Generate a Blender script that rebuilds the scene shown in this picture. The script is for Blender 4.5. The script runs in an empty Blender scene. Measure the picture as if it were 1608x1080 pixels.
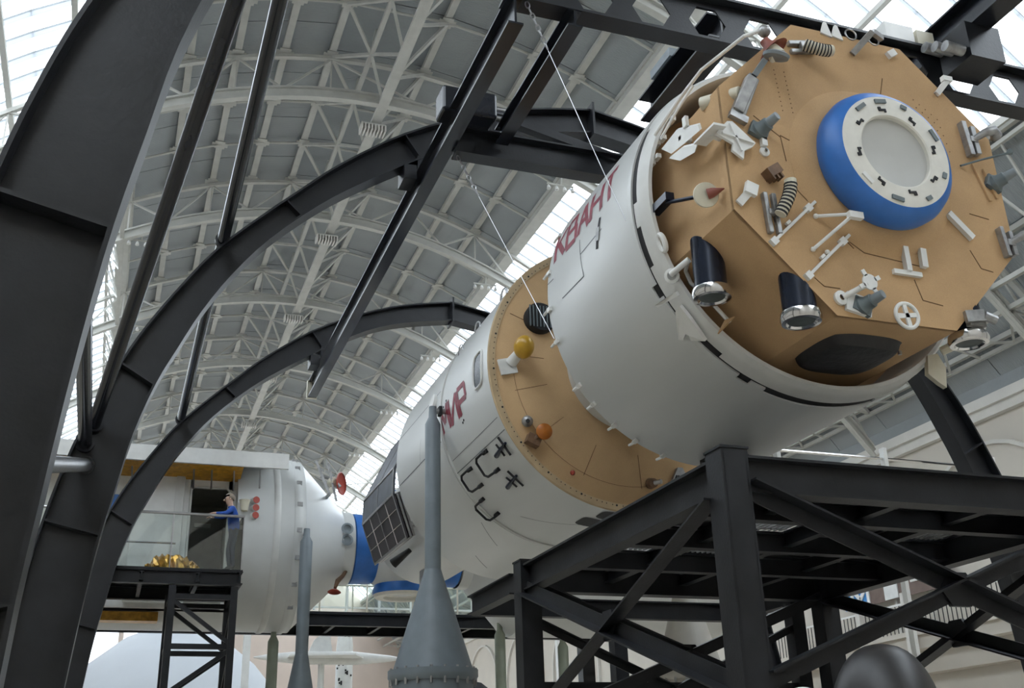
import bpy, bmesh, math, random
from mathutils import Vector, Matrix
random.seed(7)
PI = math.pi
sc = bpy.context.scene
COL = sc.collection

# ------------------------------------------------------------------ camera, world, exposure
YAW, PITCH, ROLL, FPX, CAMZ = 0.3555, 0.3909, -0.031, 1706.6, 1.6
fw = Vector((math.sin(YAW)*math.cos(PITCH), math.cos(YAW)*math.cos(PITCH), math.sin(PITCH)))
r0 = Vector((math.cos(YAW), -math.sin(YAW), 0)); u0 = r0.cross(fw)
rt = math.cos(ROLL)*r0 + math.sin(ROLL)*u0; up = -math.sin(ROLL)*r0 + math.cos(ROLL)*u0
cd = bpy.data.cameras.new('camera'); cam = bpy.data.objects.new('camera', cd); COL.objects.link(cam)
cam.matrix_world = Matrix(((rt.x, up.x, -fw.x, 0), (rt.y, up.y, -fw.y, 0), (rt.z, up.z, -fw.z, CAMZ), (0, 0, 0, 1)))
cd.sensor_fit = 'HORIZONTAL'; cd.sensor_width = 36; cd.lens = 36*FPX/1608; cd.clip_start = 0.05; cd.clip_end = 500
sc.camera = cam
w = bpy.data.worlds.new('sky'); sc.world = w; w.use_nodes = True
bg = w.node_tree.nodes['Background']; bg.inputs[0].default_value = (0.87, 0.94, 1.0, 1); bg.inputs[1].default_value = 1.0
sc.view_settings.view_transform = 'Standard'; sc.view_settings.look = 'None'
sc.view_settings.gamma = 1.0; sc.view_settings.use_curve_mapping = False
sc.view_settings.exposure = 2.4

# ------------------------------------------------------------------ materials
MATS = {}
def mat(name, col, rough=0.5, metal=0.0, var=0.10, scale=4.0, bump=0.0, bscale=60.0, kind='p', spec=0.5, stretch=None, fine=0.0):
    m = bpy.data.materials.new(name); m.use_nodes = True; nt = m.node_tree; N = nt.nodes; L = nt.links
    N.clear(); out = N.new('ShaderNodeOutputMaterial')
    tc = N.new('ShaderNodeTexCoord'); mp = N.new('ShaderNodeMapping'); L.new(tc.outputs['Object'], mp.inputs[0])
    if stretch: mp.inputs['Scale'].default_value = stretch
    no = N.new('ShaderNodeTexNoise'); no.inputs['Scale'].default_value = scale; no.inputs['Detail'].default_value = 6
    L.new(mp.outputs[0], no.inputs[0])
    cr = N.new('ShaderNodeValToRGB')
    a = [max(0, c*(1-var)) for c in col]; b = [min(1, c*(1+var)) for c in col]
    cr.color_ramp.elements[0].position = .3; cr.color_ramp.elements[1].position = .7
    cr.color_ramp.elements[0].color = (*a, 1); cr.color_ramp.elements[1].color = (*b, 1)
    L.new(no.outputs[0], cr.inputs[0]); colout = cr.outputs[0]
    if fine:
        n3 = N.new('ShaderNodeTexNoise'); n3.inputs['Scale'].default_value = 180; n3.inputs['Detail'].default_value = 2
        L.new(tc.outputs['Object'], n3.inputs[0]); mx = N.new('ShaderNodeMixRGB'); mx.blend_type = 'OVERLAY'; mx.inputs[0].default_value = fine
        L.new(colout, mx.inputs[1]); L.new(n3.outputs[0], mx.inputs[2]); colout = mx.outputs[0]
    if kind == 'pane':
        t = N.new('ShaderNodeBsdfTranslucent'); L.new(colout, t.inputs[0]); L.new(t.outputs[0], out.inputs[0])
    elif kind == 'glass':
        tr = N.new('ShaderNodeBsdfTransparent'); tr.inputs[0].default_value = (*col, 1)
        gl = N.new('ShaderNodeBsdfGlossy'); gl.inputs['Roughness'].default_value = rough
        fr = N.new('ShaderNodeFresnel'); fr.inputs[0].default_value = 1.5
        ad = N.new('ShaderNodeMath'); ad.operation = 'MULTIPLY'; ad.inputs[1].default_value = spec; L.new(fr.outputs[0], ad.inputs[0])
        mx = N.new('ShaderNodeMixShader'); L.new(ad.outputs[0], mx.inputs[0]); L.new(tr.outputs[0], mx.inputs[1]); L.new(gl.outputs[0], mx.inputs[2])
        L.new(mx.outputs[0], out.inputs[0])
    else:
        p = N.new('ShaderNodeBsdfPrincipled'); L.new(colout, p.inputs['Base Color'])
        p.inputs['Roughness'].default_value = rough; p.inputs['Metallic'].default_value = metal; p.inputs['Specular IOR Level'].default_value = spec
        if bump:
            if kind == 'corr':
                wv = N.new('ShaderNodeTexWave'); wv.bands_direction = 'Y'; wv.inputs['Scale'].default_value = bscale; L.new(tc.outputs['Object'], wv.inputs[0]); src = wv.outputs['Fac']
            else:
                n2 = N.new('ShaderNodeTexNoise'); n2.inputs['Scale'].default_value = bscale; n2.inputs['Detail'].default_value = 4; L.new(mp.outputs[0], n2.inputs[0]); src = n2.outputs[0]
            bp = N.new('ShaderNodeBump'); bp.inputs['Strength'].default_value = bump; bp.inputs['Distance'].default_value = 0.02
            L.new(src, bp.inputs['Height']); L.new(bp.outputs[0], p.inputs['Normal'])
        L.new(p.outputs[0], out.inputs[0])
    MATS[name] = m
    return m
mat('black_steel', (.012, .013, .016), .36, 0, .3, 3, .08, 30, spec=.4)
mat('stand_steel', (.014, .015, .018), .45, 0, .35, 3, .08, 40, spec=.3)
mat('gloss_black', (.012, .014, .02), .22, 0, .2, 3)
mat('hull_white', (.60, .61, .60), .34, 0, .05, 1.4, .22, 2.2, stretch=(1, .25, 1))
mat('rim_white', (.62, .62, .60), .42, 0, .07, 3)
mat('white_paint', (.74, .74, .72), .45, 0, .05, 5)
mat('cream_paint', (.66, .62, .50), .5, 0, .08, 4)
mat('tan_felt', (.55, .36, .195), .85, 0, .07, 2.2, .25, 220, fine=.25, spec=.2)
mat('tan_core', (.56, .375, .205), .8, 0, .08, 1.8, .2, 200, fine=.2, spec=.2)
mat('seam_brown', (.16, .09, .04), .9)
mat('seam_grey', (.16, .17, .18), .8)
mat('dark_gap', (.012, .012, .014), .7)
mat('blue_paint', (.030, .155, .50), .42, 0, .12, 4)
mat('port_grey', (.50, .50, .48), .6, 0, .06, 2)
mat('ring_face', (.70, .68, .62), .5, 0, .06, 8)
mat('letter_red', (.22, .02, .04), .5, 0, .25, 9)
mat('grey_paint', (.20, .23, .25), .5, 0, .15, 6)
mat('thruster_grey', (.13, .16, .17), .55, 0, .15, 6)
mat('navy_metal', (.012, .018, .035), .25, .3, .2, 6)
mat('chrome', (.75, .75, .76), .12, 1.0, .05, 8)
mat('lens_dark', (.07, .09, .09), .35, 0, .1, 8)
mat('steel', (.45, .45, .46), .3, 1.0, .1, 8)
mat('worn_metal', (.33, .33, .33), .4, .6, .3, 9)
mat('brown_box', (.16, .09, .05), .6, 0, .3, 12)
mat('red_paint', (.36, .05, .03), .45, 0, .15, 8)
mat('rust_red', (.24, .07, .05), .5, 0, .15, 8)
mat('orange_disc', (.42, .13, .015), .35, 0, .12, 8)
mat('yellow_paint', (.48, .27, .02), .35, 0, .1, 8)
mat('foil_orange', (.60, .30, .02), .45, 0, .25, 9, .4, 14)
mat('gold_foil', (.55, .30, .06), .3, .7, .35, 7, .6, 10)
mat('solar_cell', (.030, .026, .030), .45, 0, .2, 5)
mat('solar_back', (.10, .11, .13), .5, 0, .2, 5)
mat('mast_grey', (.17, .20, .225), .45, 0, .1, 3)
mat('mast_green', (.26, .29, .23), .5, 0, .1, 3)
mat('mast_beige', (.44, .42, .38), .45, 0, .06, 3)
mat('roof_steel', (.47, .465, .43), .6, 0, .08, 2)
mat('gusset', (.62, .60, .56), .6, 0, .06, 2)
mat('deck_sheet', (.29, .31, .315), .6, 0, .08, .5, .35, 5.0, kind='corr')
mat('pane_white', (.93, .95, .97), .5, 0, .02, 1, kind='pane')
mat('bar_glare', (.50, .515, .53), .5, 0, .05, 1, kind='pane')  # skylight glare put into the glazing bars as a pale translucent colour
mat('wall_beige', (.56, .52, .46), .8, 0, .05, .6)
mat('wall_pink', (.58, .49, .43), .8, 0, .05, .6)
mat('trim_pale', (.62, .60, .56), .7, 0, .05, 1)
mat('dome_grey', (.56, .59, .63), .7, 0, .04, .5)
mat('floor_stone', (.60, .54, .45), .4, 0, .1, .8)
mat('balustrade_glass', (.95, .985, .97), .02, kind='glass', spec=1.6)
mat('window_glass', (.015, .02, .028), .25, spec=.2)
mat('edge_tan', (.50, .37, .22), .6, 0, .1, 5)
mat('cabin_grey', (.34, .33, .29), .6)
mat('lamp_white', (.80, .80, .78), .4)
mat('sweater_blue', (.02, .08, .36), .8, 0, .15, 12)
mat('trousers', (.035, .045, .08), .85, 0, .2, 12)
mat('skin', (.55, .36, .27), .6, 0, .05, 9)
mat('hair', (.21, .17, .13), .7, 0, .25, 40)
mat('shoe', (.04, .04, .045), .6)
mat('sign_blue', (.03, .22, .55), .5)
mat('sign_brown', (.16, .11, .09), .6)
mat('dark_capsule', (.022, .020, .020), .4, 0, .4, 5)
mat('pad_black', (.022, .022, .024), .6, 0, .2, 5, .5, 12)

# ------------------------------------------------------------------ mesh helpers
ORI = {}
class MB:
    def __init__(s): s.v = []; s.f = []
    def add(s, vs, fs):
        o = len(s.v); s.v += [tuple(v) for v in vs]; s.f += [tuple(i+o for i in f) for f in fs]; return s
    def box(s, c, size, M=None):
        hx, hy, hz = [q/2 for q in size]; vs = []
        for x in (-hx, hx):
            for y in (-hy, hy):
                for z in (-hz, hz):
                    q = Vector((x, y, z)); q = (M @ q) if M else q; vs.append(q + Vector(c))
        return s.add(vs, [(0, 1, 3, 2), (4, 6, 7, 5), (0, 4, 5, 1), (2, 3, 7, 6), (0, 2, 6, 4), (1, 5, 7, 3)])
    def bb(s, a, b):
        return s.box([(p+q)/2 for p, q in zip(a, b)], [abs(q-p) for p, q in zip(a, b)])
    def bar(s, p, q, wd, h=None, upv=(0, 0, 1)):
        p = Vector(p); q = Vector(q); h = h or wd; d = (q-p); ln = d.length; d.normalize()
        x = d.cross(Vector(upv))
        if x.length < 1e-4: x = d.cross(Vector((1, 0, 0)))
        x.normalize(); z = x.cross(d); M = Matrix((x, d, z)).transposed()
        return s.box((p+q)/2, (wd, ln, h), M)
    def ibeam(s, p, q, wd, h, t=.025, upv=(0, 0, 1)):
        p = Vector(p); q = Vector(q); d = (q-p).normalized(); x = d.cross(Vector(upv)); x.normalize(); z = x.cross(d)
        s.bar(p+z*(h/2-t/2), q+z*(h/2-t/2), wd, t, upv); s.bar(p-z*(h/2-t/2), q-z*(h/2-t/2), wd, t, upv)
        s.bar(p, q, t, h-2*t+.002, upv); return s
    def angle(s, p, q, wd, t=.015, upv=(0, 0, 1)):
        p = Vector(p); q = Vector(q); d = (q-p).normalized(); x = d.cross(Vector(upv)); x.normalize(); z = x.cross(d)
        s.bar(p, q, wd, t, upv); s.bar(p+x*(wd/2-t/2)-z*(wd/2), q+x*(wd/2-t/2)-z*(wd/2), t, wd, upv); return s
    def tube(s, p, q, r, r1=None, n=12, cap=True):
        return s.path([p, q], [r, r if r1 is None else r1], n, cap)
    def path(s, pts, r, n=10, cap=True):
        pts = [Vector(p) for p in pts]; k = len(pts)
        if not isinstance(r, (list, tuple)): r = [r]*k
        base = len(s.v); px = None
        for i, p in enumerate(pts):
            d = (pts[min(i+1, k-1)]-pts[max(i-1, 0)]).normalized()
            if px is None:
                a = Vector((0, 0, 1)) if abs(d.z) < .9 else Vector((1, 0, 0)); px = d.cross(a).normalized()
            else:
                px = (px - d*px.dot(d)).normalized()
            py = d.cross(px)
            for j in range(n):
                t = 2*PI*j/n; s.v.append(tuple(p + (px*math.cos(t)+py*math.sin(t))*r[i]))
        for i in range(k-1):
            for j in range(n):
                a = base+i*n+j; b = base+i*n+(j+1) % n; s.f.append((a, b, b+n, a+n))
        if cap:
            s.f.append(tuple(base+j for j in reversed(range(n)))); s.f.append(tuple(base+(k-1)*n+j for j in range(n)))
        return s
    def lathe(s, prof, c=(0, 0, 0), ax=(0, 1, 0), n=64, a0=0, a1=2*PI, ref=None):
        # prof: (distance along axis, radius)
        ax = Vector(ax).normalized(); c = Vector(c)
        e1 = Vector(ref) if ref else (Vector((0, 0, 1)) if abs(ax.z) < .9 else Vector((1, 0, 0)))
        e1 = (e1 - ax*e1.dot(ax)).normalized(); e2 = ax.cross(e1)
        full = abs(a1-a0-2*PI) < 1e-6; m = n if full else n+1; base = len(s.v)
        for (h, r) in prof:
            for j in range(m):
                t = a0+(a1-a0)*j/n; s.v.append(tuple(c+ax*h+(e1*math.cos(t)+e2*math.sin(t))*r))
        for i in range(len(prof)-1):
            for j in range(n):
                a = base+i*m+j; b = base+i*m+((j+1) % m); s.f.append((a, b, b+m, a+m))
        return s
    def poly(s, pts, d):
        # extrude a planar polygon by vector d
        d = Vector(d); pts = [Vector(p) for p in pts]; n = len(pts)
        return s.add(pts+[p+d for p in pts], [tuple(range(n)), tuple(reversed(range(n, 2*n)))]+[(i, i+n, (i+1) % n+n, (i+1) % n) for i in range(n)])
    def sph(s, c, r, n=12, sc3=(1, 1, 1)):
        c = Vector(c); base = len(s.v); R = n//2
        for i in range(R+1):
            t = PI*i/R
            for j in range(n):
                a = 2*PI*j/n; s.v.append((c.x+r*sc3[0]*math.sin(t)*math.cos(a), c.y+r*sc3[1]*math.sin(t)*math.sin(a), c.z+r*sc3[2]*math.cos(t)))
        for i in range(R):
            for j in range(n):
                a = base+i*n+j; b = base+i*n+(j+1) % n; s.f.append((a, a+n, b+n, b))
        return s
    def build(s, name, m, parent=None, smooth=False, origin=None, bevel=0):
        if parent is not None: o = ORI[parent.name]
        else: o = Vector(origin or (0, 0, 0))
        me = bpy.data.meshes.new(name); me.from_pydata([(v[0]-o[0], v[1]-o[1], v[2]-o[2]) for v in s.v], [], s.f)
        bm = bmesh.new(); bm.from_mesh(me); bmesh.ops.remove_doubles(bm, verts=bm.verts, dist=1e-5)
        bmesh.ops.recalc_face_normals(bm, faces=bm.faces); bm.to_mesh(me); bm.free()
        me.materials.append(MATS[m] if isinstance(m, str) else m)
        if smooth:
            me.polygons.foreach_set('use_smooth', [True]*len(me.polygons)); me.set_sharp_from_angle(angle=math.radians(38))
        ob = bpy.data.objects.new(name, me); COL.objects.link(ob)
        if parent is not None: ob.parent = parent
        else: ob.location = o
        ORI[ob.name] = Vector(o)
        if bevel:
            bv = ob.modifiers.new('bevel', 'BEVEL'); bv.width = bevel; bv.segments = 2; bv.limit_method = 'ANGLE'
        return ob
def tag(o, label, cat, group=None, kind=None):
    o['label'] = label; o['category'] = cat
    if group: o['group'] = group
    if kind: o['kind'] = kind
    return o
def thing(name, label, cat, loc=(0, 0, 0), group=None):
    o = bpy.data.objects.new(name, None); COL.objects.link(o); o.location = loc; o.empty_display_size = .3
    ORI[o.name] = Vector(loc); return tag(o, label, cat, group)
def struct(o, label, cat):
    o['kind'] = 'structure'; o['label'] = label; o['category'] = cat; return o
def copy_tree(o, delta=(0, 0, 0), parent=None):
    c = o.copy(); COL.objects.link(c)
    if parent is not None: c.parent = parent
    else: c.location = o.location + Vector(delta)
    ORI[c.name] = ORI[o.name] + Vector(delta)
    for ch in list(o.children): copy_tree(ch, delta, c)
    return c
def shared(o, delta):
    c = o.copy(); COL.objects.link(c); c.location = o.location+Vector(delta); ORI[c.name] = ORI[o.name]; return c

# ------------------------------------------------------------------ hall: floor, walls, vault
VC = 6.65                      # centre line of the vault
BAY = 8.35
YEND = 98.0
def vz(x, dz=0.0): return 23.15 + dz - 0.034*x*x
floor = struct(MB().bb((-13, -14, -.3), (27, YEND+.4, 0)).build('floor', 'floor_stone'), 'pale stone floor of the exhibition hall', 'floor')
WX = VC+18.7
wr = struct(MB().bb((WX, -14, 0), (WX+.5, YEND, 13.35)).build('wall_right', 'wall_beige'), 'plain beige long wall of the hall under a cornice', 'wall')
co = MB().bb((WX-.35, -14, 12.3), (WX+.1, YEND, 12.62)).bb((WX-.22, -14, 12.0), (WX+.1, YEND, 12.3)).build('trim_1', 'trim_pale')
struct(co, 'pale stepped cornice along the top of the beige wall', 'cornice')
for k in range(-1, 11):
    yc = 5.05+BAY*k+4.2; pts = []; 
    m = MB(); p = [(WX-.04, yc-3.3, 5.4)]+[(WX-.04, yc-3.3*math.cos(PI*i/16), 8.0+3.3*math.sin(PI*i/16)) for i in range(17)]+[(WX-.04, yc+3.3, 5.4)]
    for a, b in zip(p[:-1], p[1:]): m.bar(a, b, .12, .22, (1, 0, 0))
    m.build('arch_moulding', 'trim_pale', wr)
# gallery ledge on the right wall
m = MB().bb((WX-1.0, 10, 5.45), (WX+.05, 60, 5.85)).bb((WX-1.15, 10, 5.85), (WX+.05, 60, 6.0)).bb((WX-.5, 10, 4.75), (WX+.05, 60, 5.45))
gl = struct(m.build('trim_2', 'wall_beige'), 'beige gallery ledge running along the long wall', 'ledge')
LX = VC-18.7
wl = MB().bb((LX-.5, -14, 0), (LX, YEND, 13.35))
for k in range(-2, 12): wl.bb((LX, 5.05+BAY*k-.6, 0), (LX+.2, 5.05+BAY*k+.6, 12.6))
struct(wl.build('wall_left', 'wall_beige'), 'beige long wall with shallow piers', 'wall')
# end wall following the vault
wins = [(-6.0+3.6*i, -2.8+3.6*i) for i in range(4)]
xs = sorted(set([VC-18.9+18.9*i/12 for i in range(25)]+[q for w_ in wins for q in w_])); m = MB()
for xa, xb in zip(xs[:-1], xs[1:]):
    za, zb = vz(xa-VC, 1.9), vz(xb-VC, 1.9)
    if any(w_[0]-.001 <= xa and xb <= w_[1]+.001 for w_ in wins):
        m.poly([(xa, YEND, 0), (xb, YEND, 0), (xb, YEND, 3), (xa, YEND, 3)], (0, .4, 0)); m.poly([(xa, YEND, 16), (xb, YEND, 16), (xb, YEND, zb), (xa, YEND, za)], (0, .4, 0))
    else: m.poly([(xa, YEND, 0), (xb, YEND, 0), (xb, YEND, zb), (xa, YEND, za)], (0, .4, 0))
we = struct(m.build('wall_back', 'wall_pink'), 'pinkish beige end wall with tall windows closing the far vault', 'wall')
for w_ in wins: MB().bb((w_[0], YEND+.2, 3), (w_[1], YEND+.23, 16)).build('pane', 'pane_white', we)
pts = [(VC-18.9, -14, 0), (VC+18.9, -14, 0)]+[(VC+x, -14, vz(x, 1.9)) for x in [18.9-18.9*i/12 for i in range(25)]]
struct(MB().poly(pts, (0, -.4, 0)).build('wall_front', 'wall_beige'), 'beige entrance wall of the hall', 'wall')
# deck shell
def deck(x0, x1, n, z, th, y0=-14, y1=YEND):
    m = MB(); xs = [x0+(x1-x0)*i/n for i in range(n+1)]
    for a, b in zip(xs[:-1], xs[1:]):
        m.add([(VC+a, y0, vz(a, z)), (VC+b, y0, vz(b, z)), (VC+b, y1, vz(b, z)), (VC+a, y1, vz(a, z)),
               (VC+a, y0, vz(a, z+th)), (VC+b, y0, vz(b, z+th)), (VC+b, y1, vz(b, z+th)), (VC+a, y1, vz(a, z+th))],
              [(0, 1, 2, 3), (7, 6, 5, 4), (0, 4, 5, 1), (2, 6, 7, 3), (0, 3, 7, 4), (1, 2, 6, 5)])
    return m
cm = deck(-7.55, 7.55, 10, 1.86, .1); cm2 = deck(14.5, 18.8, 3, 1.86, .1); cm3 = deck(-18.8, -14.5, 3, 1.86, .1)
cm.add(cm2.v, cm2.f); cm.add(cm3.v, cm3.f)
ceil = struct(cm.build('ceiling', 'deck_sheet'), 'grey ribbed metal roof deck of the barrel vault', 'ceiling')
MB().bb((WX-.06, -14, 12.6), (WX+.02, YEND, 13.4)).build('eaves_fascia', 'deck_sheet', ceil)
PUR = [-7.55, -6.1, -4.65, -3.15, -1.6, 1.6, 3.15, 4.65, 6.1, 7.55]
ALLN = [-17.9, -16.2, -14.5, -12.75, -11.0, -9.3]+PUR+[9.3, 11.0, 12.75, 14.5, 16.2, 17.9]
YV0 = 30.1-2*BAY           # first truss
# deck sheets: one object per sheet between purlins
SH = BAY/3
for (a, b) in list(zip(PUR[:-1], PUR[1:]))+[(14.5, 16.2), (16.2, 18.7), (-16.2, -14.5)]:
    y = 30.1-BAY*1.0 if a > 0 or b > 0 else 30.1-BAY*.5
    nsub = 3 if b-a > 2 else 1
    mm = MB()
    for i in range(nsub):
        p, q2 = a+.02+(b-a-.04)*i/nsub, a+.02+(b-a-.04)*(i+1)/nsub
        mm.add([(VC+p, y+.02, vz(p, 1.80)), (VC+q2, y+.02, vz(q2, 1.80)), (VC+q2, y+SH-.02, vz(q2, 1.80)), (VC+p, y+SH-.02, vz(p, 1.80)),
                (VC+p, y+.02, vz(p, 1.85)), (VC+q2, y+.02, vz(q2, 1.85)), (VC+q2, y+SH-.02, vz(q2, 1.85)), (VC+p, y+SH-.02, vz(p, 1.85))],
               [(0, 1, 2, 3), (7, 6, 5, 4), (0, 4, 5, 1), (2, 6, 7, 3), (0, 3, 7, 4), (1, 2, 6, 5)])
    o = mm.build('deck_sheet', 'deck_sheet', ceil)
    for j in range(1, 22): shared(o, (0, SH*j, 0))
    # remaining sheets further away
    k = y+SH*22
    if k < YEND:
        d = deck(a+.02, b-.02, nsub, 1.80, .05, k, YEND).build('far_decking', 'deck_sheet', ceil); d['kind'] = 'stuff'
    d = deck(a+.02, b-.02, nsub, 1.80, .05, -14, y).build('near_decking', 'deck_sheet', ceil); d['kind'] = 'stuff'
# purlins with gusset plates
for x in ALLN:
    m = MB().bar((VC+x, -14, vz(x, 1.66)), (VC+x, YEND, vz(x, 1.66)), .22 if abs(x) < 7.6 else .16, .16)
    if abs(abs(x)-7.55) < .01:
        s_ = 1 if x > 0 else -1
        m.bar((VC+x+.2*s_, -14, vz(x, 1.5)), (VC+x+.2*s_, YEND, vz(x, 1.5)), .5, .25)
    pu = m.build('purlin', 'roof_steel', ceil)
    if abs(x) < 7:
        g = MB().box((VC+x, 0, vz(x, 1.55)), (.56, .26, .03)).box((VC+x, 0, vz(x, 1.55)), (.36, .5, .028))
        o = None
        for k in range(-1, 8):
            for t in (0, 1, 2):
                yy = 30.1+BAY*(k+t/3)
                if o is None:
                    g.v = [(a, b+yy, c) for a, b, c in g.v]; o = g.build('gusset_plate', 'roof_steel', pu); y0_ = yy
                else: shared(o, (0, yy-y0_, 0))
# thin ties across the deck at the thirds of each bay
m = MB(); xs = PUR
for a, b in zip(xs[:-1], xs[1:]): m.tube((VC+a, 0, vz(a, 1.55)), (VC+b, 0, vz(b, 1.55)), .045, n=6)
m.v = [(a, b+30.1-BAY*2/3, c) for a, b, c in m.v]
tie = m.build('tie_rod', 'roof_steel', ceil)
for k in range(0, 8):
    for t in (1, 2): 
        if k or t > 1: shared(tie, (0, BAY*(k+(t-1)/3), 0))
# apex longitudinal girder with braces
ag = thing('ridge_girder', 'pale steel lattice girder running along the crown of the vault', 'girder', (VC, 10, 23.1))
MB().bar((VC+.18, -10, 23.0), (VC+.18, YEND-.1, 23.0), .34, .12).build('bottom_chord', 'roof_steel', ag)
MB().bar((VC-.55, -10, 23.9), (VC-.55, YEND-.1, 23.9), .14, .14).build('side_chord', 'roof_steel', ag)
o1 = o2 = o3 = None
for k in range(-1, 8):
    for t in range(3):
        yy = 30.1+BAY*(k+t/3); h = BAY/6
        if o1 is None:
            yb = yy
            o1 = MB().bar((VC-.55, yy+h, 23.9), (VC-1.6, yy, vz(-1.6, 1.5)), .1).bar((VC-.55, yy+h, 23.9), (VC-1.6, yy+2*h, vz(-1.6, 1.5)), .1).build('left_brace', 'roof_steel', ag)
            o2 = MB().bar((VC+.18, yy+h, 23.1), (VC+1.6, yy, vz(1.6, 1.5)), .1).bar((VC+.18, yy+h, 23.1), (VC+1.6, yy+2*h, vz(1.6, 1.5)), .1).build('right_brace', 'roof_steel', ag)
            o3 = MB().bar((VC+.18, yy, 23.05), (VC-.55, yy+h, 23.9), .09).bar((VC+.18, yy+2*h, 23.05), (VC-.55, yy+h, 23.9), .09).bar((VC-.55, yy+h, 23.9), (VC-.4, yy+h, 24.9), .1).build('web_brace', 'roof_steel', ag)
        else:
            for o in (o1, o2, o3): shared(o, (0, yy-yb, 0))
# arch trusses
rt_ = thing('roof_truss', 'pale steel truss arching across the barrel vault', 'truss', (VC, YV0, 0), 'arched roof trusses of the vault')
def curve_bar(m, x0, x1, n, z, y, wd, h):
    xs = [x0+(x1-x0)*i/n for i in range(n+1)]
    for a, b in zip(xs[:-1], xs[1:]): m.bar((VC+a, y, vz(a, z)), (VC+b, y, vz(b, z)), wd, h)
m = MB(); curve_bar(m, -17.9, 17.9, 48, 0.17, YV0, .24, .06); curve_bar(m, -17.9, 17.9, 48, -.17, YV0, .24, .06)
lc = m.build('lower_chord', 'roof_steel', rt_)
m = MB(); curve_bar(m, -17.9, 17.9, 48, 0, YV0, .03, .30); m.build('chord_web', 'roof_steel', lc)
m = MB(); curve_bar(m, -17.9, 17.9, 48, 1.42, YV0, .18, .12); m.build('upper_chord', 'roof_steel', rt_)
lows = [(a+b)/2 for a, b in zip(ALLN[:-1], ALLN[1:])]
for i, x in enumerate(ALLN):
    if i % 2 == 0: MB().bar((VC+x, YV0, vz(x, .1)), (VC+x, YV0, vz(x, 1.5)), .05).build('vertical', 'roof_steel', rt_)
    if i+1 < len(ALLN):
        x2 = ALLN[i+1]; l, h2 = (x, x2) if i % 2 else (x2, x)
        MB().bar((VC+l, YV0, vz(l, .15)), (VC+h2, YV0, vz(h2, 1.4)), .065).build('diagonal', 'roof_steel', rt_)
for k in range(1, 10): copy_tree(rt_, (0, BAY*k, 0))
# skylights
def skylight(nm, sgn, label):
    m = MB()
    for e in (7.62, 14.45): m.bar((VC+sgn*e, -14, vz(e, 1.75)), (VC+sgn*e, YEND-.1, vz(e, 1.75)), .2, .22)
    wn = struct(m.build(nm, 'roof_steel'), label, 'skylight')
    xs = [7.6+6.85*i/5 for i in range(6)]; pit = BAY/9; ya = 13.4
    p = MB()
    for a, b in zip(xs[:-1], xs[1:]):
        p.add([(VC+sgn*a, ya, vz(a, 1.86)), (VC+sgn*b, ya, vz(b, 1.86)), (VC+sgn*b, ya+pit, vz(b, 1.86)), (VC+sgn*a, ya+pit, vz(a, 1.86))], [(0, 1, 2, 3)])
    pane = p.build('pane', 'pane_white', wn)
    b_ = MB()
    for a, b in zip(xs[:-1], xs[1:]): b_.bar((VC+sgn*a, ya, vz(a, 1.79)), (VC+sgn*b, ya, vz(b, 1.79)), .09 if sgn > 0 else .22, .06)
    bar = b_.build('glazing_bar', 'bar_glare', wn)
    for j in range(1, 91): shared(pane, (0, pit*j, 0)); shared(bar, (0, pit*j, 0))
    q = MB()
    for a, b in zip(xs[:-1], xs[1:]):
        q.add([(VC+sgn*a, -14, vz(a, 1.86)), (VC+sgn*b, -14, vz(b, 1.86)), (VC+sgn*b, ya, vz(b, 1.86)), (VC+sgn*a, ya, vz(a, 1.86))], [(0, 1, 2, 3)])
    q.build('pane', 'pane_white', wn)
skylight('window_1', 1, 'bright skylight strip along the wall side of the vault')
skylight('window_2', -1, 'bright louvred skylight strip behind the black arches')
def edge_girder(sgn, xa, xb, za, zb2, label):
    t = thing('edge_girder', label, 'girder', (VC+sgn*xa, 40, vz(xa)))
    y1 = YEND-.1
    MB().bar((VC+sgn*xa, -10, vz(xa, za)), (VC+sgn*xa, y1, vz(xa, za)), .14, .14).build('lower_chord', 'roof_steel', t)
    MB().bar((VC+sgn*xb, -10, vz(xb, zb2)), (VC+sgn*xb, y1, vz(xb, zb2)), .12, .12).build('upper_chord', 'roof_steel', t)
    h = BAY/6; ya = 13.4
    o = MB().bar((VC+sgn*xa, ya, vz(xa, za)), (VC+sgn*xb, ya+h, vz(xb, zb2)), .07).bar((VC+sgn*xb, ya+h, vz(xb, zb2)), (VC+sgn*xa, ya+2*h, vz(xa, za)), .07).bar((VC+sgn*xa, ya, vz(xa, za)), (VC+sgn*xb, ya, vz(xb, zb2)), .06).build('lattice_bay', 'roof_steel', t)
    for j in range(1, 30): shared(o, (0, 2*h*j, 0))
edge_girder(-1, 7.7, 8.3, -.1, 1.55, 'pale lattice girder beside the louvred skylight behind the arches')
edge_girder(1, 16.05, 14.6, .1, 1.5, 'pale lattice girder above the beige wall cornice')
edge_girder(1, 16.55, 18.0, .1, 1.5, 'pale lattice girder resting close along the beige wall')
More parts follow.
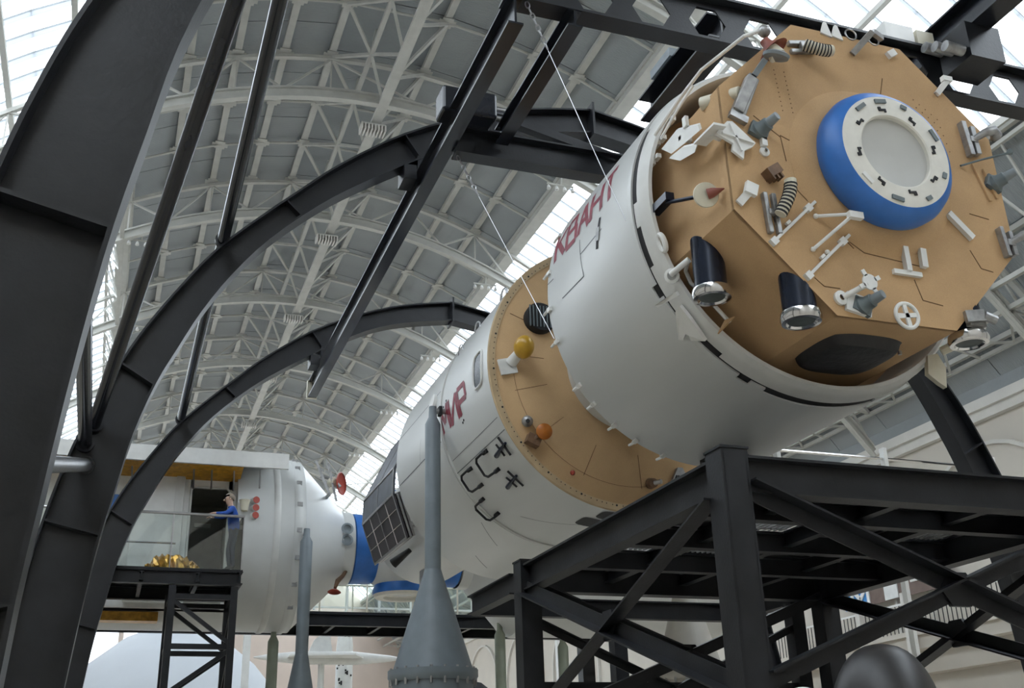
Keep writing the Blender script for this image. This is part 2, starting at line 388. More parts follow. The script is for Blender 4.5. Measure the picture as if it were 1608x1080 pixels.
# roof vents and floodlight clusters below the trusses
vt = thing('roof_vent', 'small slatted vent box hung under the crown of the vault', 'vent', (VC, 31.2, 22.7), 'slatted vents under the crown')
MB().bb((VC-.35, 31.0, 22.80), (VC+.5, 31.4, 22.86)).build('top_plate', 'roof_steel', vt)
for i in range(8): MB().bb((VC-.35+i*.115, 30.95, 22.58), (VC-.30+i*.115, 31.45, 22.80)).build('slat', 'gusset', vt)
MB().bar((VC+.1, 31.2, 22.84), (VC+.15, 31.2, 23.0), .1).build('hanger', 'roof_steel', vt)
for k in range(1, 5): copy_tree(vt, (0, BAY*k, 0))
fl = thing('floodlight_cluster', 'row of small white floodlights under the skylight edge', 'lamp', (VC+6.6, 30.6, 20.8), 'floodlight rows under the skylight')
MB().bar((VC+6.1, 30.35, vz(6.6, -.5)), (VC+7.1, 30.35, vz(6.6, -.5)), .05).bar((VC+6.6, 30.3, vz(6.6, -.5)), (VC+6.6, 30.15, vz(6.6, -.2)), .05).build('mount_bar', 'roof_steel', fl)
for i in range(4):
    x = VC+6.15+i*.30; MB().lathe([(0, .02), (.05, .05), (.17, .075), (.17, .02)], (x, 30.35, vz(6.6, -.55)), (0, -.2, -1), 10).build('lamp_head', 'lamp_white', fl, True)
for k in range(1, 5): copy_tree(fl, (0, BAY*k, 0))
f2 = copy_tree(fl, (-13.6, BAY, 0))
for k in range(2, 4): copy_tree(fl, (-13.6, BAY*k, 0))

# ------------------------------------------------------------------ black arches over the station
AX, AZ = 6.952, 7.442
OUT = [(0, 12.5), (1.2, 12.27), (2.2, 11.92), (3.3, 11.37), (4.3, 10.63), (4.9, 10.07), (5.5, 9.48), (6.04, 8.9), (6.49, 8.25), (6.87, 7.62), (7.15, 7.05), (7.48, 6.25), (7.68, 5.6), (7.84, 4.9), (8.0, 4.0), (8.1, 3.0), (8.18, 2.0), (8.25, 0)]
INN = [(0, 12.08), (1.2, 11.86), (2.1, 11.55), (3.05, 11.0), (4.0, 10.38), (4.65, 9.88), (5.35, 9.2), (5.85, 8.55), (6.22, 7.93), (6.5, 7.33), (6.73, 6.8), (6.95, 6.08), (7.08, 5.4), (7.2, 4.75), (7.3, 4.0), (7.4, 3.0), (7.46, 2.2), (7.55, 0)]
def smooth_pts(P, n=3):
    res = []
    for i in range(len(P)-1):
        p0 = Vector(P[max(i-1, 0)]); p1 = Vector(P[i]); p2 = Vector(P[i+1]); p3 = Vector(P[min(i+2, len(P)-1)])
        for j in range(n):
            t = j/n; res.append(.5*((2*p1)+(p2-p0)*t+(2*p0-5*p1+4*p2-p3)*t*t+(3*p1-p0-3*p2+p3)*t**3))
    res.append(Vector(P[-1])); return res
so, si = smooth_pts(OUT), smooth_pts(INN)
def black_arch(Y, label):
    t = thing('black_arch', label, 'steel arch', (AX, Y, 0))
    FW = .32
    for sgn, nm in ((-1, 'left'), (1, 'right')):
        for part, crv, off in (('outer_flange', so, .03), ('inner_flange', si, -.03)):
            m = MB()
            for a, b, c, d in zip(crv[:-1], crv[1:], so[:-1], so[1:]):
                pass
            nrm = []
            for i in range(len(crv)):
                tg = (crv[min(i+1, len(crv)-1)]-crv[max(i-1, 0)]).normalized(); nrm.append(Vector((tg.y*-1, tg.x)) if True else None)
            vs = []
            for i, p in enumerate(crv):
                n_ = Vector((-nrm[i].x, -nrm[i].y)) if nrm[i].x < 0 and off > 0 else nrm[i]
                n_ = Vector((abs(nrm[i].x), abs(nrm[i].y)))
                q = p + n_*off
                for (pp, yy) in ((p, -FW/2), (p, FW/2), (q, FW/2), (q, -FW/2)): vs.append((AX+sgn*pp.x, Y+yy, pp.y))
            fs = []
            for i in range(len(crv)-1):
                for j in range(4): fs.append((i*4+j, i*4+(j+1) % 4, (i+1)*4+(j+1) % 4, (i+1)*4+j))
            fs += [(0, 1, 2, 3), tuple((len(crv)-1)*4+j for j in (3, 2, 1, 0))]
            m.add(vs, fs).build(part, 'black_steel', t, True)
        m = MB(); vs = []
        for a, b in zip(so, si):
            vs += [(AX+sgn*a.x, Y-.012, a.y), (AX+sgn*a.x, Y+.012, a.y), (AX+sgn*b.x, Y+.012, b.y), (AX+sgn*b.x, Y-.012, b.y)]
        fs = []
        for i in range(len(so)-1):
            for j in range(4): fs.append((i*4+j, i*4+(j+1) % 4, (i+1)*4+(j+1) % 4, (i+1)*4+j))
        m.add(vs, fs).build('web', 'black_steel', t, True)
        # stiffeners across the web
        for i in (9, 16, 30, 39, 47):
            a, b = so[i], si[i]
            MB().add([(AX+sgn*a.x, Y-FW/2+.004, a.y), (AX+sgn*b.x, Y-FW/2+.004, b.y), (AX+sgn*b.x, Y+FW/2-.004, b.y), (AX+sgn*a.x, Y+FW/2-.004, a.y),
                      (AX+sgn*a.x, Y-FW/2+.004, a.y-.03), (AX+sgn*b.x, Y-FW/2+.004, b.y-.03), (AX+sgn*b.x, Y+FW/2-.004, b.y-.03), (AX+sgn*a.x, Y+FW/2-.004, a.y-.03)],
                     [(0, 1, 2, 3), (7, 6, 5, 4), (0, 4, 5, 1), (1, 5, 6, 2), (2, 6, 7, 3), (3, 7, 4, 0)]).build('stiffener', 'black_steel', t)
        MB().bb((AX+sgn*7.2, Y-.4, 0), (AX+sgn*8.6, Y+.4, .05)).build('base_plate', 'black_steel', t)
    MB().bb((AX-.02, Y-.24, 11.98), (AX+.02, Y+.24, 12.62)).build('splice_plate', 'black_steel', t)
    return t
YA = [6.21, 14.56, 22.9]
black_arch(YA[0], 'black steel arch whose leg stands beside the thick diagonal pipes')
black_arch(YA[1], 'black steel arch whose crown carries the cross beam with a motor block')
black_arch(YA[2], 'black steel arch below which the long crane rail ends freely')
# brace pipes between the arches
def pipe(p, q, r, label, m='gloss_black'):
    t = thing('brace_pipe', label, 'pipe', p)
    MB().tube(p, q, r, n=16).build('tube', m, t, True)
    d = (Vector(q)-Vector(p)).normalized()
    MB().tube(Vector(p)-d*.02, Vector(p)+d*.06, r*1.35, n=16).build('end_collar', 'black_steel', t, True)
    return t
pipe((.975, 14.56, 9.12), (.975, 6.06, 9.12), .085, 'level black pipe joining the upper shoulders of two black arches')
pipe((-.47, 14.55, 6.17), (.80, 6.12, 8.93), .085, 'steep black diagonal pipe rising from one arch leg to another')
pipe((-.54, 14.55, 5.92), (-.54, 6.22, 5.92), .085, 'level black pipe low between two black arch legs')
pipe((.975, 23.0, 9.12), (.975, 14.60, 9.12), .085, 'black pipe joining the arches in front of the vault trusses')
pipe((-.50, 14.55, 5.65), (-.9, 6.22, 3.3), .085, 'grey diagonal pipe sloping down behind the arch leg', 'steel')

# ------------------------------------------------------------------ gantry of rails and cross beams
t = thing('crane_rail', 'long black crane rail hung below the arches with a free end', 'rail', (3.9, 17, 10.3))
MB().ibeam((3.92, 10.07, 10.5), (3.92, 24.2, 10.5), .2, .42, .03).build('beam', 'gloss_black', t)
MB().bb((3.80, 24.15, 10.28), (4.04, 24.25, 10.72)).build('end_stop', 'cream_paint', t)
for y in (YA[1], YA[2]):
    MB().bb((3.85, y-.15, 10.70), (3.99, y+.15, 11.02)).build('hanger', 'black_steel', t)
    MB().bb((3.62, y-.2, 10.55), (3.82, y+.2, 10.8)).build('clamp', 'black_steel', t)
t = thing('crane_rail', 'black crane rail above the wall side of the octagonal face', 'rail', (10.75, 8, 11.3))
MB().ibeam((10.75, 2.0, 11.70), (10.75, 14.2, 11.70), .36, .5, .03).build('beam', 'gloss_black', t)
MB().bb((10.45, 9.45, 10.88), (11.05, 10.02, 11.46)).build('trolley', 'black_steel', t)
for i in range(3): MB().tube((10.40, 9.55+i*.18, 11.0+.12*i), (10.10, 9.55+i*.18, 11.02+.12*i), .08, n=12).build('motor', 'worn_metal', t, True)
MB().bb((10.6, 12.9, 10.62), (10.9, 13.1, 11.47)).build('hanger', 'black_steel', t)
MB().bb((10.5, 10.07, 11.44), (11.0, 10.33, 11.48)).build('hanger', 'black_steel', t)
t = thing('cross_beam', 'black castellated cross beam with hexagonal openings above the module', 'beam', (6.9, 10.2, 10.6))
x0, x1, zb, zt = 3.8, 13.0, 10.70, 11.46
MB().bb((x0, 10.06, zb), (x1, 10.34, zb+.04)).build('lower_flange', 'black_steel', t)
MB().bb((x0, 10.06, zt-.04), (x1, 10.34, zt)).build('upper_flange', 'black_steel', t)
wb = MB(); nh = 11; pit = (x1-x0)/nh; zm = (zb+zt)/2
for i in range(nh):
    a = x0+i*pit; b = a+pit; c = (a+b)/2; hw, hh = .28, .24
    hexp = [(c-hw, zm), (c-hw*.5, zm+hh), (c+hw*.5, zm+hh), (c+hw, zm), (c+hw*.5, zm-hh), (c-hw*.5, zm-hh)]
    outp = [(a, zm), (a, zt-.03), (b, zt-.03), (b, zm), (b, zb+.03), (a, zb+.03)]
    for s_ in range(6):
        n_ = (s_+1) % 6; q4 = [outp[s_], outp[n_], hexp[n_], hexp[s_]]
        wb.poly([(p[0], 10.19, p[1]) for p in q4], (0, .02, 0))
wb.build('web', 'black_steel', t)
MB().bb((9.62, 10.08, 11.45), (10.12, 10.32, 11.74)).build('cable_box', 'white_paint', t)
MB().bb((10.18, 10.08, 11.45), (10.48, 10.32, 11.72)).build('cable_box', 'cream_paint', t)
t = thing('cross_beam', 'black cross beam under the second arch carrying a motor block', 'beam', (6.9, 13.0, 10.2))
MB().ibeam((4.015, 13.0, 10.42), (10.95, 13.0, 10.42), .26, .44, .03).build('beam', 'black_steel', t)
MB().bar((5.0, 13.0, 10.95), (6.6, 13.0, 10.6), .14).build('knee_brace', 'black_steel', t)
MB().bb((3.72, 12.55, 10.66), (4.55, 12.95, 11.08)).build('motor_block', 'gloss_black', t, bevel=.04)
for z in (10.75, 10.9): MB().tube((4.5, 12.7, z), (4.78, 12.7, z), .05, n=10).build('valve', 'steel', t, True)
tag(MB().ibeam((4.72, 10.07, 10.58), (4.72, 12.90, 10.58), .2, .26, .025).build('tie_beam', 'gloss_black', origin=(4.7, 11.6, 10.5)), 'short black beam joining the two cross beams', 'beam')
t = thing('hoist_rail', 'dark hoist rail directly above the module crown', 'rail', (6.9, 11.3, 10.9))
MB().ibeam((6.95, 10.20, 11.08), (6.95, 12.3, 11.08), .42, .4, .03).build('beam', 'gloss_black', t)
MB().bb((6.7, 11.2, 11.28), (7.2, 11.8, 11.42)).build('carriage', 'grey_paint', t)

def chain(name, label, p, q, nl):
    t = thing(name, label, 'cable', p); p = Vector(p); q = Vector(q); d = (q-p).normalized(); z = Vector((0, 0, 1)); x = d.cross(z).normalized(); y = d.cross(x)
    for i in range(nl):
        c = p+d*(.07+.105*i); e = x if i % 2 else y; m = MB()
        m.path([c+d*.06*math.cos(a)+e*.026*math.sin(a) for a in [2*PI*k/12 for k in range(13)]], .009, 6, False); m.build('link', 'steel', t, True)
    MB().tube(p+d*(.05+.105*nl), q, .0045, n=6).build('wire', 'steel', t, True)
chain('chain_sling', 'thin wire hung on a chain from the cross beam end', (4.08, 10.12, 10.71), (AX-2.11, 9.36, AZ-.12), 8)
chain('chain_sling', 'thin wire hung on a chain from the second cross beam', (4.06, 13.0, 10.21), (AX-1.98, 11.84, AZ-.5), 8)

# ------------------------------------------------------------------ station: small helpers in station coordinates
def S(u, Y, v): return (AX+u, Y, AZ+v)
def cyl(Y, phi, R):
    a = math.radians(phi); return Vector((AX-R*math.cos(a), Y, AZ+R*math.sin(a)))
def strip(m, Y0, p0, Y1, p1, wd, R, n=8):
    # thin strip lying on a hull of radius R
    L = Vector((Y1-Y0, math.radians(p1-p0)*R)); nrm = Vector((-L.y, L.x)).normalized()*wd/2
    vs = []
    for i in range(n+1):
        t_ = i/n; Y = Y0+(Y1-Y0)*t_; p = p0+(p1-p0)*t_
        for s_ in (-1, 1): vs.append(cyl(Y+nrm.x*s_, p+math.degrees(nrm.y*s_/R), R))
    m.add(vs, [(2*i, 2*i+1, 2*i+3, 2*i+2) for i in range(n)]); return m
LET = {'К': [((0, 0), (0, 1)), ((0, .45), (1, 1)), ((.3, .6), (1, 0))], 'В': [((0, 0), (0, 1)), ((0, 1), (.85, 1)), ((.85, 1), (.85, .55)), ((0, .52), (1, .52)), ((1, .52), (1, 0)), ((0, 0), (1, 0))],
       'А': [((0, 0), (.5, 1)), ((.5, 1), (1, 0)), ((.2, .35), (.8, .35))], 'Н': [((0, 0), (0, 1)), ((1, 0), (1, 1)), ((0, .5), (1, .5))],
       'Т': [((.5, 0), (.5, 1)), ((0, 1), (1, 1))], 'М': [((0, 0), (0, 1)), ((0, 1), (.5, .3)), ((.5, .3), (1, 1)), ((1, 1), (1, 0))],
       'И': [((0, 1), (0, 0)), ((0, 0), (1, 1)), ((1, 1), (1, 0))], 'Р': [((0, 0), (0, 1)), ((0, 1), (1, 1)), ((1, 1), (1, .48)), ((0, .48), (1, .48))]}
def hull_text(word, Yl, Yr, p0, p1, R, parent, sh=.2, wd=.075):
    n = len(word); gap = .28; adv = (Yr-Yl)/(n*(1+gap)-gap)
    for i, ch in enumerate(word):
        m = MB()
        for (a, b) in LET[ch]:
            ya = Yl+adv*(i*(1+gap)+a[0])+sh*a[1]; yb = Yl+adv*(i*(1+gap)+b[0])+sh*b[1]
            strip(m, ya, p0+(p1-p0)*a[1], yb, p0+(p1-p0)*b[1], wd, R, 6)
        m.build('painted_letter', 'letter_red', parent)

# ------------------------------------------------------------------ КВАНТ module
KV = thing('station_module', 'white cylindrical station module lettered КВАНТ with a tan octagonal face', 'space module', S(0, 10.5, -2.1))
MB().lathe([(9.31, 1.98), (9.31, 2.1), (11.70, 2.1), (11.78, 2.06), (11.79, 1.0), (13.9, .95)], (AX, 0, AZ), n=128).build('shell', 'hull_white', KV, True)
MB().lathe([(9.145, 1.985), (9.145, 2.060), (9.305, 2.084), (9.305, 1.985)], (AX, 0, AZ), n=128).build('gap_seal', 'dark_gap', KV, True)
rim = MB().lathe([(9.8, 1.93), (9.02, 1.95), (8.97, 1.97), (8.975, 2.01), (9.03, 2.045), (9.06, 2.06), (9.14, 2.071), (9.14, 1.99)], (AX, 0, AZ), n=128).build('front_rim', 'rim_white', KV, True)
def lip(nm, slots, ya_, ra, yb_, rb, mt):
    edges = [-180]+[q for w_ in sorted(slots) for q in w_]+[180]
    for a0, a1 in zip(edges[::2], edges[1::2]):
        m = MB(); n = max(3, int((a1-a0)/3)); vs = []
        for i in range(n+1):
            ph = a0+(a1-a0)*i/n
            for (yy, R) in ((ya_, ra), (yb_, rb), (yb_, 2.0), (ya_, 2.0)): vs.append(cyl(yy, ph, R))
        m.add(vs, [(i*4+j, i*4+(j+1) % 4, i*4+4+(j+1) % 4, i*4+4+j) for i in range(n) for j in range(4)]+[(0, 1, 2, 3), (n*4+3, n*4+2, n*4+1, n*4)]).build(nm, mt, KV, True)
lip('rim_lip', [(-54, -40), (-21, -8), (0, 28)], 9.138, 2.071, 9.205, 2.080, 'rim_white')
lip('shell_lip', [(-130, -124), (-110, -71), (-66, -62), (-30, -26)], 9.235, 2.095, 9.312, 2.1, 'hull_white')
MB().lathe([(9.75, 1.95), (9.75, 1.2)], (AX, 0, AZ), n=64).build('inner_bulkhead', 'tan_felt', KV)
# octagonal body
RO, PH = 1.852, -0.3974; YF = 7.868
oc = [(RO*math.sin(PH+k*PI/4), RO*math.cos(PH+k*PI/4)) for k in range(8)]
fp = MB().poly([S(a, YF, b) for a, b in oc], (0, .04, 0)).build('face_plate', 'tan_felt', KV)
for k in range(8):
    a, b = oc[k], oc[(k+1) % 8]; md = Vector(((a[0]+b[0])/2, (a[1]+b[1])/2)).normalized()*.03
    MB().add([S(a[0], YF+.003, a[1]), S(b[0], YF+.003, b[1]), S(b[0], 9.75, b[1]), S(a[0], 9.75, a[1]),
              S(a[0]-md.x, YF+.003, a[1]-md.y), S(b[0]-md.x, YF+.003, b[1]-md.y), S(b[0]-md.x, 9.75, b[1]-md.y), S(a[0]-md.x, 9.75, a[1]-md.y)],
             [(0, 1, 2, 3), (7, 6, 5, 4), (0, 4, 5, 1), (1, 5, 6, 2), (2, 6, 7, 3), (3, 7, 4, 0)]).build('side_panel', 'tan_felt', KV)
def fl_(a, b, wd=.009):
    MB().bar(S(a[0], YF-.002, a[1]), S(b[0], YF-.002, b[1]), wd, .004, (0, 1, 0)).build('face_seam', 'seam_brown', fp)
for a, b in (((-1.35, .42), (-1.06, .22)), ((-1.06, .24), (-1.03, -.06)), ((-1.06, .24), (-.74, .12)), ((-.98, -.35), (-.38, -.95)), ((-.42, -.88), (-.26, -.98)), ((-.26, -.98), (.46, -1.04)),
             ((-.45, .75), (-.33, .55)), ((.38, 1.25), (.30, .98)), ((.3, .98), (.18, 1.0)), ((.3, -1.2), (.36, -1.42)), ((.36, -1.42), (.6, -1.45)), ((1.2, -.3), (1.45, -.33)),
             ((-.90, -1.34), (-.80, -1.42)), ((-.80, -1.42), (-.62, -1.42)), ((1.1, -.75), (1.2, -.95)), ((1.2, -.95), (1.35, -.97))):
    fl_(a, b)
for i in range(46):
    if i < 20: a, b = -1.02+.12*(i % 2)+.002*i, 1.05-.055*(i//2)
    else: a, b = .75+.35*((i-20) % 5)/5+.02*((i-20)//5), 1.05-.1*((i-20)//5)-.05*((i-20) % 5)
    MB().tube(S(a, YF-.003, b), S(a, YF+.01, b), .007, n=6).build('rivet', 'seam_brown', fp)
MB().lathe([(YF-.001, .98), (YF-.03, .93), (YF-.10, .76), (YF-.10, .5)], (AX, 0, AZ), n=64).build('port_skirt', 'tan_felt', KV, True)
dr = MB().lathe([(7.80, .60), (7.80, .70), (7.72, .755), (7.62, .765), (7.53, .735), (7.47, .675), (7.452, .638)], (AX, 0, AZ), n=72).build('docking_ring', 'blue_paint', KV, True)
MB().lathe([(7.453, .64), (7.447, .60), (7.447, .42), (7.46, .405), (7.62, .40)], (AX, 0, AZ), n=72).build('ring_face', 'ring_face', dr, True)
MB().lathe([(7.50, .405), (7.505, .38), (7.53, .2), (7.54, .001)], (AX, 0, AZ), n=48).build('port_cover', 'port_grey', dr, True)
for k in range(8):
    a = .2+k*PI/4; c = Vector((math.cos(a), 0, math.sin(a))); tg = Vector((-math.sin(a), 0, math.cos(a)))
    M = Matrix((tg, (0, 1, 0), c)).transposed()
    m = MB().box(Vector((AX, 7.442, AZ))+c*.475, (.09, .012, .022), M).box(Vector((AX, 7.442, AZ))+c*.495+tg*.03, (.035, .012, .03), M).box(Vector((AX, 7.442, AZ))+c*.455-tg*.035, (.02, .012, .02), M)
    m.build('latch', 'dark_gap', dr)
for k, a in enumerate((1.25, 1.75, 2.25, -1.05, -1.75, -2.4, -.35, .5)):
    c = Vector((math.cos(a), 0, math.sin(a))); tg = Vector((-math.sin(a), 0, math.cos(a))); M = Matrix((tg, (0, 1, 0), c)).transposed()
    MB().box(Vector((AX, 7.44, AZ))+c*.575, (.14 if k % 3 else .07, .02, .045), M).build('contact_block', 'thruster_grey' if k != 5 else 'white_paint', dr)

def F(u, v, h=0): return Vector(S(u, YF-h, v))
def part(nm, mb, m, par=None, sm=False, bv=0): return mb.build(nm, m, par or KV, sm, bevel=bv)
# clamp-like ribbed fixtures
def ribbed(u, v, ang, s=1.0):
    c, d = Vector((math.cos(ang), 0, math.sin(ang))), Vector((-math.sin(ang), 0, math.cos(ang))); P = F(u, v)
    o = part('ribbed_fixture', MB().bar(P-d*.2*s+Vector((0, -.03, 0)), P+d*.2*s+Vector((0, -.03, 0)), .05, .06, (0, 1, 0)).bar(P+c*.1-d*.2*s+Vector((0, -.03, 0)), P+c*.1+d*.2*s+Vector((0, -.03, 0)), .05, .05, (0, 1, 0)).bar(P+Vector((0, -.05, 0)), P+c*.1+Vector((0, -.05, 0)), .06), 'worn_metal', None, False, .008)
    pth = [P+c*(.08+.13*math.sin(t))+d*(-.05+.32*t/1.6)*s+Vector((0, -.12-.08*math.sin(t*.9), 0)) for t in [i*.16 for i in range(11)]]
    part('duct', MB().path(pth, [.06]*11, 12), 'cream_paint', o, True)
    for i in range(9):
        a = pth[i]; b = pth[i+1]; mdp = (a+b)/2; part('rib', MB().tube(mdp-(b-a)*.22, mdp+(b-a)*.22, .066, n=12), 'dark_gap', o, True)
ribbed(-1.36, -.72, .05, 1.1); ribbed(-.66, 1.45, -1.35, .8)
def handlebar(u0, v0, u1, v1, wd=.045, h=.03):
    a, b = F(u0, v0, h), F(u1, v1, h); d = (b-a).normalized()
    o = part('handrail', MB().bar(a, b, wd*.7, wd*.7, (0, 1, 0)), 'white_paint', None, False, .005)
    for p in (a, b-d*.12): part('foot', MB().box(p+Vector((0, h/2, 0)), (.075, h+.03, .075), Matrix.Rotation(-math.atan2(d.z, d.x), 3, 'Y')), 'white_paint', o)
    part('clip', MB().box((a+b)/2-d*.12+Vector((0, 0, .05)), (.06, .03, .03), Matrix.Rotation(-math.atan2(d.z, d.x), 3, 'Y')), 'white_paint', o)
handlebar(-1.32, -1.02, -.78, -.5); handlebar(-.98, -1.34, -.43, -.82)
part('handrail', MB().bar(F(.88, -.36, .03), F(1.14, -.62, .03), .07, .05, (0, 1, 0)), 'white_paint')
part('handrail', MB().bar(F(.44, -.85, .03), F(.43, -1.06, .03), .07, .05, (0, 1, 0)), 'white_paint')
o = part('handrail', MB().bar(F(.22, -.86, .03), F(.22, -1.13, .03), .06, .06, (0, 1, 0)), 'white_paint')
part('cross_foot', MB().bar(F(.04, -1.15, .02), F(.38, -1.15, .02), .05, .04, (0, 1, 0)), 'white_paint', o)
o = part('vee_bracket', MB().tube(F(-.79, -.66, .02), F(-.52, -.70, .22), .018, n=8).tube(F(-.88, -1.04, .02), F(-.52, -.72, .22), .018, n=8), 'white_paint', None, True)
part('bracket_head', MB().box(F(-.48, -.71, .22), (.16, .06, .07)), 'white_paint', o)
for p in ((-.79, -.66), (-.88, -1.04), (-.72, -1.05)): part('pin', MB().sph(F(p[0], p[1], .02), .028, 8), 'white_paint', o, True)
# bracket A
part('small_bracket', MB().box(F(-1.53, -.50, .06), (.13, .05, .13), Matrix.Rotation(.3, 3, 'Y')).bar(F(-1.66, -.66, .02), F(-1.54, -.52, .05), .08, .03, (0, 1, 0)), 'white_paint')
# brown box
o = part('connector_box', MB().box(F(-1.26, -.26, .06), (.16, .12, .1), Matrix.Rotation(-.6, 3, 'Y')), 'brown_box')
for i in range(3): part('pin', MB().box(F(-1.28+.05*i, -.34+.02*i, .06), (.02, .1, .06), Matrix.Rotation(-.6, 3, 'Y')), 'brown_box', o)
# grey thruster blocks
def thr(u, v, tip):
    o = part('thruster_block', MB().lathe([(0, .09), (.05, .10), (.08, .075), (.15, .07), (.16, .05)], F(u, v), tip, 14).box(F(u, v, .03), (.2, .05, .15), Matrix.Rotation(.4, 3, 'Y')), 'thruster_grey', None, True)
    d = Vector(tip).normalized(); part('nozzle', MB().tube(F(u, v)+d*.14, F(u, v)+d*.27, .055, .045, 12), 'grey_paint', o, True)
thr(-1.33, .22, (.35, -1, .25)); thr(-.42, -1.6, (.35, -1, .2)); thr(1.6, .12, (.6, -1, .3))
part('thruster_mount', MB().box(F(-.45, -1.58, .02), (.28, .04, .2), Matrix.Rotation(.2, 3, 'Y')), 'white_paint')
part('round_target', MB().lathe([(0, .055), (.02, .055), (.03, .02), (.05, .02)], F(-1.28, .0), (0, -1, 0), 16).box(F(-1.29, .1, .03), (.06, .05, .1)), 'white_paint', None, True)
# white corner plate
o = part('corner_plate', MB().poly([F(-1.72, .23, .08), F(-1.66, .24, .08), F(-1.42, .03, .08), F(-1.46, -.02, .08), F(-1.56, -.08, .08), F(-1.58, -.18, .08), F(-1.70, -.10, .08), F(-1.68, -.02, .08), F(-1.85, .06, .08), F(-1.84, .09, .08)], (0, .03, 0)), 'white_paint')
part('stiffening_rib', MB().bar(F(-1.70, .2, .09), F(-1.60, -.1, .09), .02, .03, (0, 1, 0)), 'white_paint', o)
part('stiffening_rib', MB().bar(F(-1.80, .07, .09), F(-1.45, .02, .09), .02, .03, (0, 1, 0)), 'white_paint', o)
part('mount_post', MB().tube(F(-1.62, .05, .07), F(-1.62, .05, 0), .03, n=8), 'white_paint', o)
# star-shaped target
o = part('target_post', MB().tube(F(-.62, -1.52, .02), F(-.42, -1.42, .16), .028, n=10).lathe([(0, .075), (.03, .075), (.04, .03)], F(-.64, -1.53), (0, -1, 0), 14), 'white_paint', None, True)
st = MB().lathe([(0, .001), (0, .085), (.014, .085), (.014, .001)], F(-.40, -1.40, .18), (0, 1, 0), 20)
for a in (.5, 2.07, 3.64, 5.21): st.bar(F(-.40+.07*math.cos(a), -1.40+.07*math.sin(a), .173), F(-.40+.14*math.cos(a), -1.40+.14*math.sin(a), .173), .045, .014, (0, 1, 0))
part('star_plate', st, 'white_paint', o)
# spoked wheel
wh = MB(); C0 = F(.02, -1.68, .12)
wh.path([C0+Vector((.13*math.cos(a), 0, .13*math.sin(a))) for a in [2*PI*i/28 for i in range(29)]], .02, 8, False)
for a in (.15, .15+PI/2): wh.bar(C0+Vector((.13*math.cos(a), 0, .13*math.sin(a))), C0-Vector((.13*math.cos(a), 0, .13*math.sin(a))), .045, .02, (0, 1, 0))
o = part('spoked_target', wh, 'white_paint', None, True)
part('stalk', MB().tube(C0, F(.02, -1.62, 0), .02, n=8), 'white_paint', o)
# edge brackets
part('edge_bracket', MB().bar(F(.80, -1.57, .06), F(1.0, -1.55, .10), .12, .05, (0, 1, 0)).tube(F(1.0, -1.55, .1), F(1.12, -1.6, .12), .05, n=10).box(F(.95, -1.6, .03), (.2, .06, .1)), 'worn_metal')
for (u, v, s_) in ((1.56, -.62, 1), (1.36, .62, 1.25)):
    o = part('clamp', MB().bar(F(u, v-.16*s_, .04), F(u-.04, v+.18*s_, .04), .05*s_, .08, (0, 1, 0)).bar(F(u+.09, v-.14*s_, .04), F(u+.07, v+.14*s_, .04), .05*s_, .08, (0, 1, 0)).bar(F(u, v, .06), F(u+.1, v, .06), .07, .06, (0, 1, 0)), 'worn_metal', None, False, .006)
    part('hook_arm', MB().path([F(u+.05, v, .06), F(u+.16, v+.07, .14), F(u+.26, v+.10, .16), F(u+.33, v+.06, .12)], [.035, .045, .06, .07], 10), 'worn_metal', o, True)
part('hook_arm', MB().path([F(1.2, .28, .02), F(1.45, .36, .1), F(1.7, .42, .2), F(1.75, .45, .2)], [.012, .012, .014, .04], 8), 'thruster_grey', None, True)
part('guide_bar', MB().bar(F(1.38, .34, .015), F(1.52, -.1, .015), .035, .02, (0, 1, 0)).bar(F(1.52, .3, .015), F(1.62, -.05, .015), .035, .02, (0, 1, 0)), 'tan_felt')
# grey foot fixture and antenna with red cup, upper left
o = part('foot_fixture', MB().poly([F(-1.64, .36, .05), F(-1.47, .36, .05), F(-1.30, .78, .12), F(-1.40, .86, .12), F(-1.53, .62, .1)], (0, .07, 0)).bar(F(-1.56, .40, .03), F(-1.38, .80, .1), .12, .1, (0, 1, 0)), 'worn_metal', None, False, .01)
part('arm', MB().bar(F(-1.36, .82, .12), F(-1.26, .98, .2), .06, .05, (0, 1, 0)), 'grey_paint', o)
part('swivel', MB().lathe([(0, .001), (0, .13), (.03, .14), (.05, .11), (.07, .001)], F(-1.14, 1.02, .22), (.15, -.45, 1), 20), 'grey_paint', o, True)
part('base_shoe', MB().box(F(-1.55, .34, .03), (.2, .06, .08), Matrix.Rotation(.35, 3, 'Y')), 'worn_metal', o)
part('cylinder_stub', MB().tube(Vector(S(-1.72, 8.2, .70)), Vector(S(-1.50, 7.83, .63)), .075, n=14), 'cream_paint', None, True)
o = part('antenna_cup', MB().lathe([(0, .05), (.06, .055), (.10, .09), (.16, .17), (.155, .15), (.10, .05)], F(-1.18, 1.30, .12), (.5, -.2, -.85), 20), 'rust_red', None, True)
part('feed_horn', MB().tube(F(-1.15, 1.16, .18), F(-1.10, 1.06, .2), .07, .09, 12), 'cream_paint', o, True)
part('antenna_arm', MB().path([Vector(S(-1.92, 8.9, .72)), Vector(S(-1.75, 8.6, 1.02)), Vector(S(-1.62, 8.3, 1.22)), F(-1.40, 1.32, .1), F(-1.20, 1.42, .12), F(-1.10, 1.50, .12)], .02, 8), 'white_paint', o, True)
part('antenna_arm', MB().path([Vector(S(-1.90, 8.8, .62)), Vector(S(-1.80, 8.55, .86)), Vector(S(-1.68, 8.4, 1.08))], .016, 8), 'white_paint', o, True)
part('motor', MB().sph(F(-1.16, 1.42, .12), .07, 10), 'worn_metal', o, True)
